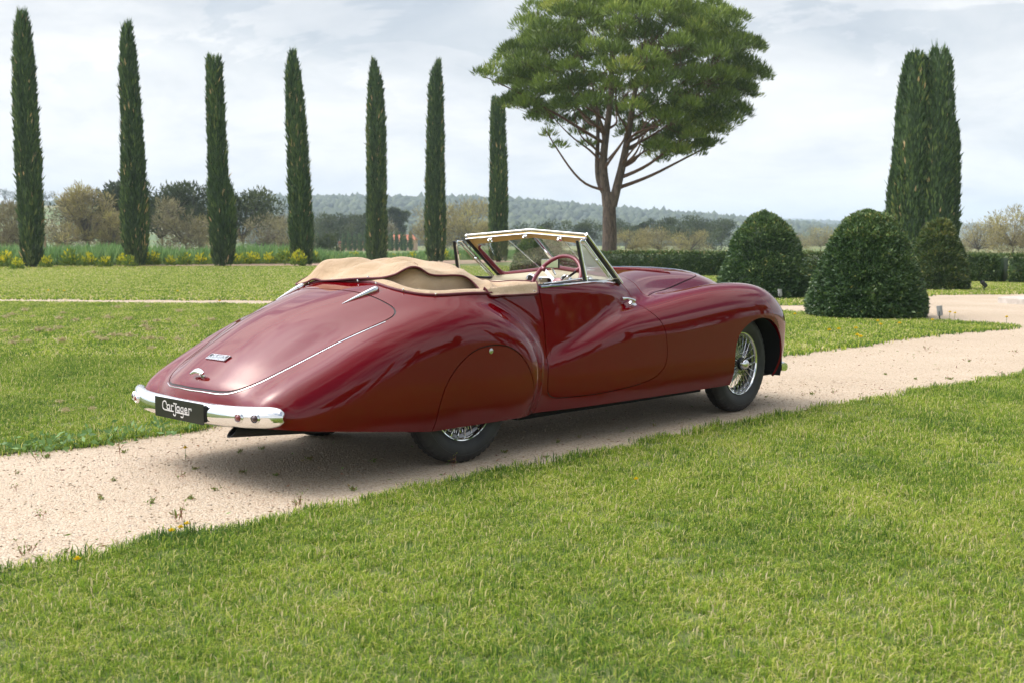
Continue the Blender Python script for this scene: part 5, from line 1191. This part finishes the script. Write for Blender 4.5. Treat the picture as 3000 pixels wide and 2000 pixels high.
# lining wall that stands under the cover, and the canvas strip along the opening
Lw = curve_through(np.array([[-.235,.10,0],[-.22,-.08,0],[-.175,-.25,0],[-.12,-.38,0],[-.05,-.45,0],[.05,-.475,0],[.18,-.485,0],[.34,-.49,0]]), 50)
V = []; F = []
for i, (x, y, _) in enumerate(Lw):
    zt = float(hz(x, y))-.012; zb = 1.035-.07*np.clip((x+.1)/.4,0,1)
    for j in range(6):
        t = j/5; V.append((x-.035*t*max(0, 1-(x+.24)/.3), y-.055*t-.010*math.sin(6*x+4*t), zt+(zb-zt)*t))
for i in range(49):
    for j in range(5): F.append((6*i+j, 6*i+6+j, 6*i+7+j, 6*i+1+j))
MB().add(V, F).build('hood_lining', 'canvas_tan', soft)
Rm = COCK[(COCK[:,0] < .30)]; Rm = Rm[np.argsort(np.arctan2(Rm[:,1], -(Rm[:,0]-.31)))]
rim3 = np.array([on_body(x, y*1.004) for x, y in Rm]); k_ = np.ones(5)/5
for c_ in range(3): rim3[2:-2,c_] = np.convolve(rim3[:,c_], k_, 'valid')
V = []; F = []
for i, p in enumerate(rim3):
    a = rim3[min(i+1,len(rim3)-1)]-rim3[max(i-1,0)]; o_ = np.array([a[1],-a[0]]); o_ /= max(np.linalg.norm(o_),1e-9)
    if o_ @ (np.array([.25,0])-p[:2]) < 0: o_ = -o_
    for w, dz in ((.004,.006),(.018,.020),(.045,.030),(.08,.024)): V.append((p[0]+o_[0]*w, p[1]+o_[1]*w, p[2]+dz))
for i in range(len(rim3)-1):
    for j in range(3): F.append((4*i+j, 4*i+4+j, 4*i+5+j, 4*i+1+j))
MB().add(V, F).build('canvas_strip', 'canvas_tan', soft)
MB().tube(rim3+np.array([0,0,.004]), .0095, 10).build('rim_piping', 'piping_burgundy', car)
for (x, y) in ((-.283,.38),(-.262,.16),(-.29,-.30),(-.25,-.50),(-.12,-.635),(-.268,-.10)):
    q = on_body(x-.008, y*1.01); n_ = Vector(normals(np.array([q]))[0]); c = Vector(q)+n_*.016
    MB().tube([c-n_*.006, c+n_*.004, c+n_*.007], [.0055,.0055,.003], 10).build('snap_stud', 'chrome', car)
for (x, y) in ((.668,-.690),(-.255,-.17)):
    c = Vector((x, y, float(hz(x, y))+.004)); MB().tube([c-Vector((0,0,.004)), c+Vector((0,-.003,.003)), c+Vector((0,-.004,.005))], [.007,.007,.004], 10).build('snap_cap', 'dull_chrome', soft)
fd_ = curve_through(np.array([[.02,-.56,.985],[.10,-.545,1.012],[.20,-.54,1.004],[.30,-.555,.99]]), 24); V = []; F = []
for i, (x, y, z) in enumerate(fd_):
    for j in range(8):
        t = j/7; V.append((x+.02*t, y-.07*t+.14*max(0,t-.5), z+.0-.040*t+.012*math.sin(9*t+30*x)))
for i in range(23):
    for j in range(7): F.append((8*i+j, 8*i+8+j, 8*i+9+j, 8*i+1+j))
MB().add(V, F).build('hood_fold', 'canvas_tan', soft)
# ================================================================ GRASS, WEEDS AND FLOWERS
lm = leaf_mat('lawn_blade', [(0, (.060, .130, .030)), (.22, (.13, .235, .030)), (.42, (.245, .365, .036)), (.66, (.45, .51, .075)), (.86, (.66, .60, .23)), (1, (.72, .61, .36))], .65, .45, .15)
t = lm.t; at_ = [n for n in t.nodes if n.type == 'ATTRIBUTE'][0]
ai = lm.n('ShaderNodeAttribute'); ai.attribute_name = 'patch'; ai.attribute_type = 'INSTANCER'
ad = lm.math('ADD', at_.outputs['Fac'], ai.outputs['Fac']); rp = [n for n in t.nodes if n.type == 'VALTORGB'][0]; lm.l(ad, rp.inputs[0])
def tuft(seed, nb, rad, h, w, droop=.5, stray=.16):
    rr = np.random.RandomState(seed); V = []; F = []; T = []
    for i in range(nb):
        a = rr.uniform(0, 6.283); q = rad*rr.uniform(0, 1)**.5; b = np.array([q*math.cos(a), q*math.sin(a), -.004]); an = rr.uniform(0, 6.283); hh_ = h*rr.uniform(.5, 1.15); dr = droop*rr.uniform(.1, 1.)*hh_
        o = np.array([math.cos(an), math.sin(an), 0]); s = np.array([-o[1], o[0], 0])*w*rr.uniform(.7, 1.2); k = len(V); tn = np.clip(rr.normal(.37, .20), 0, .85)
        if rr.uniform() < stray: tn = rr.uniform(.85, 1.)
        m1 = b+o*dr*.25+np.array([0, 0, hh_*.55]); m2 = b+o*dr+np.array([0, 0, hh_*(1-.25*droop)])
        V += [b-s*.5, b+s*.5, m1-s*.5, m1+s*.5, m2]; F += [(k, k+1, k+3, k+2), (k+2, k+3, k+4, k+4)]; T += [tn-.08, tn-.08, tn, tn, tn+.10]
    me = mesh_np('tuft', V, [f if len(set(f)) == 4 else f[:3] for f in F], True); a = me.attributes.new('tint', 'FLOAT', 'POINT'); a.data.foreach_set('value', np.array(T, np.float32)); me.materials.append(MATS['lawn_blade']); return me
def tuft_collection(name, metas):
    c = bpy.data.collections.new(name)
    for i, me in enumerate(metas):
        c.objects.link(bpy.data.objects.new('tuft', me))
    return c
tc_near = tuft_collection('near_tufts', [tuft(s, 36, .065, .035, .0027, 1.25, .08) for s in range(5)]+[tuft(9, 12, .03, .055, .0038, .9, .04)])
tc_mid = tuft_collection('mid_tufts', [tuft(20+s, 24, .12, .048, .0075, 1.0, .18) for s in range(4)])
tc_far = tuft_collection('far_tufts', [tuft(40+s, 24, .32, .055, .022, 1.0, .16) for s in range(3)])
def scatter(name, pts, scale, patch, coll, label, pick=None):
    n = len(pts); me = bpy.data.meshes.new(name); me.vertices.add(n); me.vertices.foreach_set('co', np.asarray(pts, np.float32).ravel())
    for k, v in (('sc', scale), ('patch', patch), ('rz', np.random.RandomState(3).uniform(0, 6.283, n))):
        a = me.attributes.new(k, 'FLOAT', 'POINT'); a.data.foreach_set('value', np.asarray(v, np.float32))
    o = bpy.data.objects.new(name, me); COL.objects.link(o); tag(o, label, 'grass', kind='stuff')
    g = bpy.data.node_groups.new(name, 'GeometryNodeTree'); g.interface.new_socket('Geometry', in_out='INPUT', socket_type='NodeSocketGeometry'); g.interface.new_socket('Geometry', in_out='OUTPUT', socket_type='NodeSocketGeometry')
    N_ = g.nodes; gi, go = N_.new('NodeGroupInput'), N_.new('NodeGroupOutput'); ci = N_.new('GeometryNodeCollectionInfo'); ci.inputs['Collection'].default_value = coll; ci.inputs['Separate Children'].default_value = True; ci.inputs['Reset Children'].default_value = True
    ip = N_.new('GeometryNodeInstanceOnPoints'); ip.inputs['Pick Instance'].default_value = True; m2p = N_.new('GeometryNodeMeshToPoints')
    def na(k):
        q = N_.new('GeometryNodeInputNamedAttribute'); q.data_type = 'FLOAT'; q.inputs[0].default_value = k; return q.outputs[0]
    cx = N_.new('ShaderNodeCombineXYZ'); g.links.new(na('rz'), cx.inputs[2])
    g.links.new(gi.outputs[0], m2p.inputs[0]); g.links.new(m2p.outputs[0], ip.inputs['Points']); g.links.new(ci.outputs[0], ip.inputs['Instance']); g.links.new(cx.outputs[0], ip.inputs['Rotation']); g.links.new(na('sc'), ip.inputs['Scale']); g.links.new(ip.outputs[0], go.inputs[0])
    md = o.modifiers.new('scatter', 'NODES'); md.node_group = g; return o
def scatter_region(polys, y0, y1, dens, seed, xl=-.50, xr=.50, pad=.6, edge=0.):
    rr = np.random.RandomState(seed); area = (y1-y0)*((xr-xl)*(y0+y1)/2+2*pad); n = int(area*dens); Y = np.sqrt(rr.uniform(y0*y0, y1*y1, n)); X = rr.uniform(0, 1, n)*((xr-xl)*Y+2*pad)+xl*Y-pad
    d = np.full(n, 1e3)
    for P in polys: d = np.minimum(d, poly_sd(P, X, Y))
    k = d < edge; return np.stack([X[k], Y[k], np.full(k.sum(), .006)], 1), d[k]
def patches(P, seed=2):
    q = np.stack([P[:, 0], P[:, 1], 0*P[:, 0]], 1); return .12*vnoise(q, .9, seed)+.10*vnoise(q, 2.6, seed+1)+.07*vnoise(q, 7., seed+2)
LBs = LB[(np.abs(LB[:, 0]) < 200)]
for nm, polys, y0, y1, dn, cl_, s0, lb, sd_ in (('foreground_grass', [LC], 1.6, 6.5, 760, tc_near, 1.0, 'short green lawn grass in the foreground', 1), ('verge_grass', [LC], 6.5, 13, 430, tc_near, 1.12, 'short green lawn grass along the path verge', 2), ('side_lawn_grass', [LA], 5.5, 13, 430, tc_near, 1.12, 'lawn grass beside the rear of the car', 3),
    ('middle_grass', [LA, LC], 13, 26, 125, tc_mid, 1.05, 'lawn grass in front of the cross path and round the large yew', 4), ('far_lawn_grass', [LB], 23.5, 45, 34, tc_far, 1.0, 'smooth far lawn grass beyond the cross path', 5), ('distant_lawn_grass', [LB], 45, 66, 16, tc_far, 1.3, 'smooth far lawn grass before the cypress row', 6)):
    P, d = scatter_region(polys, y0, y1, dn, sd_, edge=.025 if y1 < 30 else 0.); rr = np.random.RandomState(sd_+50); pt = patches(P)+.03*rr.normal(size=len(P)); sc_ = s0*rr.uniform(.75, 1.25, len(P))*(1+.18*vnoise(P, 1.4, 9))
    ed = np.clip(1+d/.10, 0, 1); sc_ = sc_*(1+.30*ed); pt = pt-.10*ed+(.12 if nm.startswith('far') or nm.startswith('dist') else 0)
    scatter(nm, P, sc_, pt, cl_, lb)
# ragged runners of grass over the gravel edge
rr = np.random.RandomState(77)
# ---- dry mown clumps lying on the left lawn
def thatch_mesh(seed):
    r_ = np.random.RandomState(seed); k = 70; d = unit(r_.normal(size=(k, 3))); d[:, 2] = np.abs(d[:, 2])*.5; P = d*r_.uniform(.1, 1, (k, 1))*np.array([.12, .10, .075])+np.array([0, 0, .03])
    return cloud_mesh('thatch', [leaves(P, unit(r_.normal(size=(k, 3)))*np.array([1, 1, .7]), r_.uniform(.04, .09, k), r_.uniform(.010, .022, k), r_.uniform(0, 1, k))])
th = [thatch_mesh(s) for s in range(4)]
px_list = [(15,937),(35,930),(72,917),(92,935),(10,978),(40,1000),(110,977),(145,978),(168,970),(185,925),(172,942),(255,944),(220,946),(316,940),(342,908),(376,944),(421,952),(425,967),(433,975),(458,949),(300,1005),(330,993),(270,985),(285,1000),(347,990),(378,995),(418,1003),(440,1003),(470,1003),(520,1005),(175,1010),(75,1010),(35,1015),(430,905),(525,920),(570,965),(618,945),(553,949),(490,945),(438,1032),(165,1192),(260,1180),(180,1222),(258,1215)]
for i, (a, b) in enumerate(px_list):
    Y = 3358*1.3/(b-715.)*1.0; Y = Y*1.0035; o = link_mesh('dry_grass_clump', th[i % 4], 'dry_thatch'); o.location = (at(a, Y), Y, .03); s_ = random.uniform(.45, .85)*(1 if b < 1100 else .55); o.scale = (s_*1.15, s_, s_); o.rotation_euler = (0, 0, random.uniform(0, 6))
    tag(o, 'clump of dry brown cut grass lying on the lawn beside the car', 'grass clump', 'dry grass clumps on the lawn')
# ---- yellow dandelions and other small flowers
def flower_mesh(seed, stem=.07, head=.018, npet=14):
    r_ = np.random.RandomState(seed); a = np.linspace(0, 6.283, npet, endpoint=False); D = np.stack([np.cos(a), np.sin(a), .35+.3*r_.uniform(0, 1, npet)], 1); P = np.tile([[0, 0, stem]], (npet, 1))
    return cloud_mesh('petals', [leaves(P, D, head, head*.5, r_.uniform(0, 1, npet)), leaves(P+[[0, 0, .003]], D*[[.5, .5, 1.6]], head*.8, head*.4, r_.uniform(0, 1, npet))])
stem_me = MB(); stem_me.tube([(0, 0, 0), (.004, 0, .04), (0, 0, .07)], .0016, 5); stem_o = mesh_np('stem', stem_me.v, stem_me.f); stem_o.materials.append(MATS['tall_green'])
fm_ = [flower_mesh(s) for s in range(3)]
def flower(px, py, s_, lb, grp):
    Y = 3358*1.3/(py-715.); o = empty('dandelion', (at(px, Y), Y, .004), random.uniform(0, 6)); o.scale = (s_, s_, s_); k = link_mesh('flower_head', fm_[int(px) % 3], 'petal_yellow', o); bpy.data.objects.new('stem', stem_o); q = bpy.data.objects.new('stem', stem_o); COL.objects.link(q); q.parent = o; tag(o, lb, 'flower', grp); return o
for a, b, s_ in [(532,1353,1.),(201,1710,1.),(1869,1448,.9)]: flower(a, b, s_, {532: 'single yellow dandelion growing in the gravel behind the car', 201: 'single yellow dandelion in the lawn edge below the path', 1869: 'single yellow dandelion in the open foreground lawn'}[a], 'lone dandelions')
for a, b in [(485,1612),(512,1602),(532,1590)]: flower(a, b, .9, 'large yellow flower in the clump at the gravel edge', 'yellow flowers at the gravel edge')
for a, b in [(2432,997),(2460,994),(2510,991),(2515,1014),(2574,968),(2583,979),(2638,975),(2734,964),(2785,939),(2800,942),(2463,934),(2330,945),(2952,955),(2525,1019)]: flower(a, b, 1.9, 'small yellow dandelion in the lawn round the large yew dome', 'dandelions round the yew')
for a, b in [(643,906),(520,873),(142,871),(188,872)]: flower(a, b, 2.2, 'small yellow dandelion on the lawn by the narrow cross path', 'dandelions by the cross path')
# ---- weeds and twigs on the gravel
def weed_mesh(seed, h, nb, spread, red):
    r_ = np.random.RandomState(seed); P = []; D = []; L_ = []; T = []; W_ = []
    for i in range(nb):
        a = r_.uniform(0, 6.283); b = np.array([r_.normal()*.008, r_.normal()*.008, 0]); d = np.array([math.cos(a)*spread, math.sin(a)*spread, 1]); hh_ = h*r_.uniform(.5, 1.1); P.append(b); D.append(d); L_.append(hh_); W_.append(.0045); T.append(red*r_.uniform(.4, 1))
        for k in range(4):
            t_ = r_.uniform(.3, 1.); P.append(b+unit(d)*hh_*t_); D.append(r_.normal(size=3)*.6+np.array([0, 0, .35])); L_.append(r_.uniform(.012, .03)); W_.append(.010); T.append(r_.uniform(.3, 1.))
    return cloud_mesh('weed', [leaves(np.array(P), np.array(D), np.array(L_), np.array(W_), np.array(T))])
wd = [weed_mesh(1, .10, 5, .35, .3), weed_mesh(2, .05, 7, 1.4, .8), weed_mesh(3, .16, 3, .2, .25), weed_mesh(4, .04, 9, 2.2, 1.), weed_mesh(5, .12, 4, .6, .1)]
wl = [(1328,1386,2,1.1),(336,1352,2,1.3),(96,1362,4,.9),(24,1450,4,.8),(30,1400,0,.8),(98,1540,4,1.),(515,1418,4,.9),(620,1445,1,1.),(268,1472,1,1.),(420,1482,1,1.2),(545,1470,3,1.),(505,1540,0,1.6),(525,1545,2,1.),(862,1498,0,1.2),(880,1505,2,1.1),(40,1650,0,1.2),(60,1640,4,1.),(160,1632,1,.9),(320,1622,2,.5),(1085,1358,1,1.),(1020,1446,1,1.1),(1480,1330,3,1.),(1600,1345,3,.8),(1640,1300,1,.8),(2003,1262,2,.8),(2092,1255,0,.8),(2100,1260,4,.7),(2450,1160,4,1.),(2530,1165,4,.8),(2358,1170,2,.7),(2390,1158,1,1.2),(2690,1112,3,1.),(2790,1112,3,1.3),(2600,1098,3,1.),(2720,1030,4,1.2),(2850,1060,1,1.),(2980,1040,4,1.2),(700,1330,1,1.),(760,1320,3,1.),(350,1330,3,1.),(120,1345,3,1.3),(800,1400,3,.9),(700,1390,3,.8),(560,1380,3,.8),(2200,1215,2,.6),(2140,1200,0,.5),(2250,1165,3,.7),(900,1350,3,1.),(1700,1290,0,.7),(1920,1255,0,.8),(310,1415,1,.8)]
rr = np.random.RandomState(33)
for i, (a, b, k, s_) in enumerate(wl):
    Y = 3358*1.3/(b-715.); o = link_mesh('gravel_weed', wd[k], 'weed_mix'); o.location = (at(a, Y), Y, .002); o.scale = (s_*.72,)*3; o.rotation_euler = (0, 0, rr.uniform(0, 6))
    tag(o, ('small branching reddish weed growing out of the gravel path', 'low sprawling weed on the gravel path', 'tall thin weed stalk growing out of the gravel path', 'flat green weed rosette on the gravel path', 'dry twiggy weed growing out of the gravel path')[k], 'weed', ('reddish weeds', 'sprawling weeds', 'weed stalks', 'green rosettes', 'dry weeds')[k]+' on the gravel')
# leafy ground cover where lawn meets gravel behind the car
n = 700; rr = np.random.RandomState(5); i = rr.randint(0, 9, n); FA = np.array(farA); t_ = rr.uniform(0, 1, (n, 1)); Q = FA[i]*(1-t_)+FA[i+1]*t_; nn = unit(np.stack([-(FA[i+1]-FA[i])[:, 1], (FA[i+1]-FA[i])[:, 0]], 1)); Q = Q+nn*(rr.normal(size=(n, 1))*.16+.10)
P = np.stack([Q[:, 0], Q[:, 1], rr.uniform(.01, .06, n)], 1); D = rr.normal(size=(n, 3))*np.array([1, 1, .5])+np.array([0, 0, .4])
o = link_mesh('ground_cover', cloud_mesh('ground_cover', [leaves(P, D, rr.uniform(.03, .07, n), rr.uniform(.015, .035, n), rr.uniform(0, .8, n))]), 'tall_green'); tag(o, 'low leafy ground cover along the lawn edge behind the car', 'ground cover', kind='stuff')
# dry litter strewn over the path, thickest along its edges
n = 60000; rr = np.random.RandomState(15); Y = np.sqrt(rr.uniform(3.4**2, 17**2, n)); X = rr.uniform(-.5, .5, n)*Y; d = np.minimum(poly_sd(LA, X, Y), poly_sd(LC, X, Y)); k = (d > -.02) & (rr.uniform(0, 1, n) < .035+.30*np.exp(-np.maximum(d, 0)/.10)+.06*(vnoise(np.stack([X, Y, 0*X], 1), 1.3, 4) > .45)); X, Y = X[k], Y[k]; n = len(X)
o = link_mesh('path_litter', cloud_mesh('path_litter', [leaves(np.stack([X, Y, rr.uniform(.003, .012, n)], 1), rr.normal(size=(n, 3))*np.array([1, 1, .25]), rr.uniform(.012, .045, n), rr.uniform(.003, .010, n), rr.choice([.05, .3, .4, .45, .5, .8, 1.], n))]), 'weed_mix'); tag(o, 'dry leaf litter and small sprigs strewn over the gravel path', 'litter', kind='stuff')
# loose stones
n = 9000; rr = np.random.RandomState(6); Y = np.sqrt(rr.uniform(3.5**2, 11**2, n)); X = rr.uniform(-.5, .5, n)*Y; d = np.minimum(poly_sd(LA, X, Y), poly_sd(LC, X, Y)); k = d > .03; X, Y = X[k], Y[k]; n = len(X); s_ = rr.uniform(.003, .0075, n)
bV_ = np.array([(1,0,0),(-1,0,0),(0,1,0),(0,-1,0),(0,0,1),(0,0,-1)], float); bF_ = np.array([(0,2,4),(2,1,4),(1,3,4),(3,0,4),(2,0,5),(1,2,5),(3,1,5),(0,3,5)])
V = bV_[None]*s_[:, None, None]*rr.uniform(.6, 1.3, (n, 6, 1))*np.array([1.2, 1, .7])+np.stack([X, Y, s_*.3], 1)[:, None]; F = (bF_[None]+(np.arange(n)*6)[:, None, None]).reshape(-1, 3)
o = link_mesh('loose_gravel', mesh_np('loose_gravel', V.reshape(-1, 3), F, False), 'gravel'); tag(o, 'loose pale stones lying on the gravel path', 'gravel', kind='stuff')
# ---- air
hz_ = MB().box(-5000, 5000, -300, 4400, -4, 115).build('haze', None, None, smooth=False); tag(hz_, 'pale blue haze between the garden and the hills', 'haze', kind='stuff')
hm = bpy.data.materials.new('haze_air'); hm.use_nodes = True; t = hm.node_tree; t.nodes.clear(); ou = t.nodes.new('ShaderNodeOutputMaterial'); pv = t.nodes.new('ShaderNodeVolumePrincipled'); pv.inputs['Color'].default_value = (.70, .84, 1.0, 1); pv.inputs['Density'].default_value = .00031; pv.inputs['Anisotropy'].default_value = .0
t.links.new(pv.outputs[0], ou.inputs['Volume']); hz_.data.materials.append(hm)
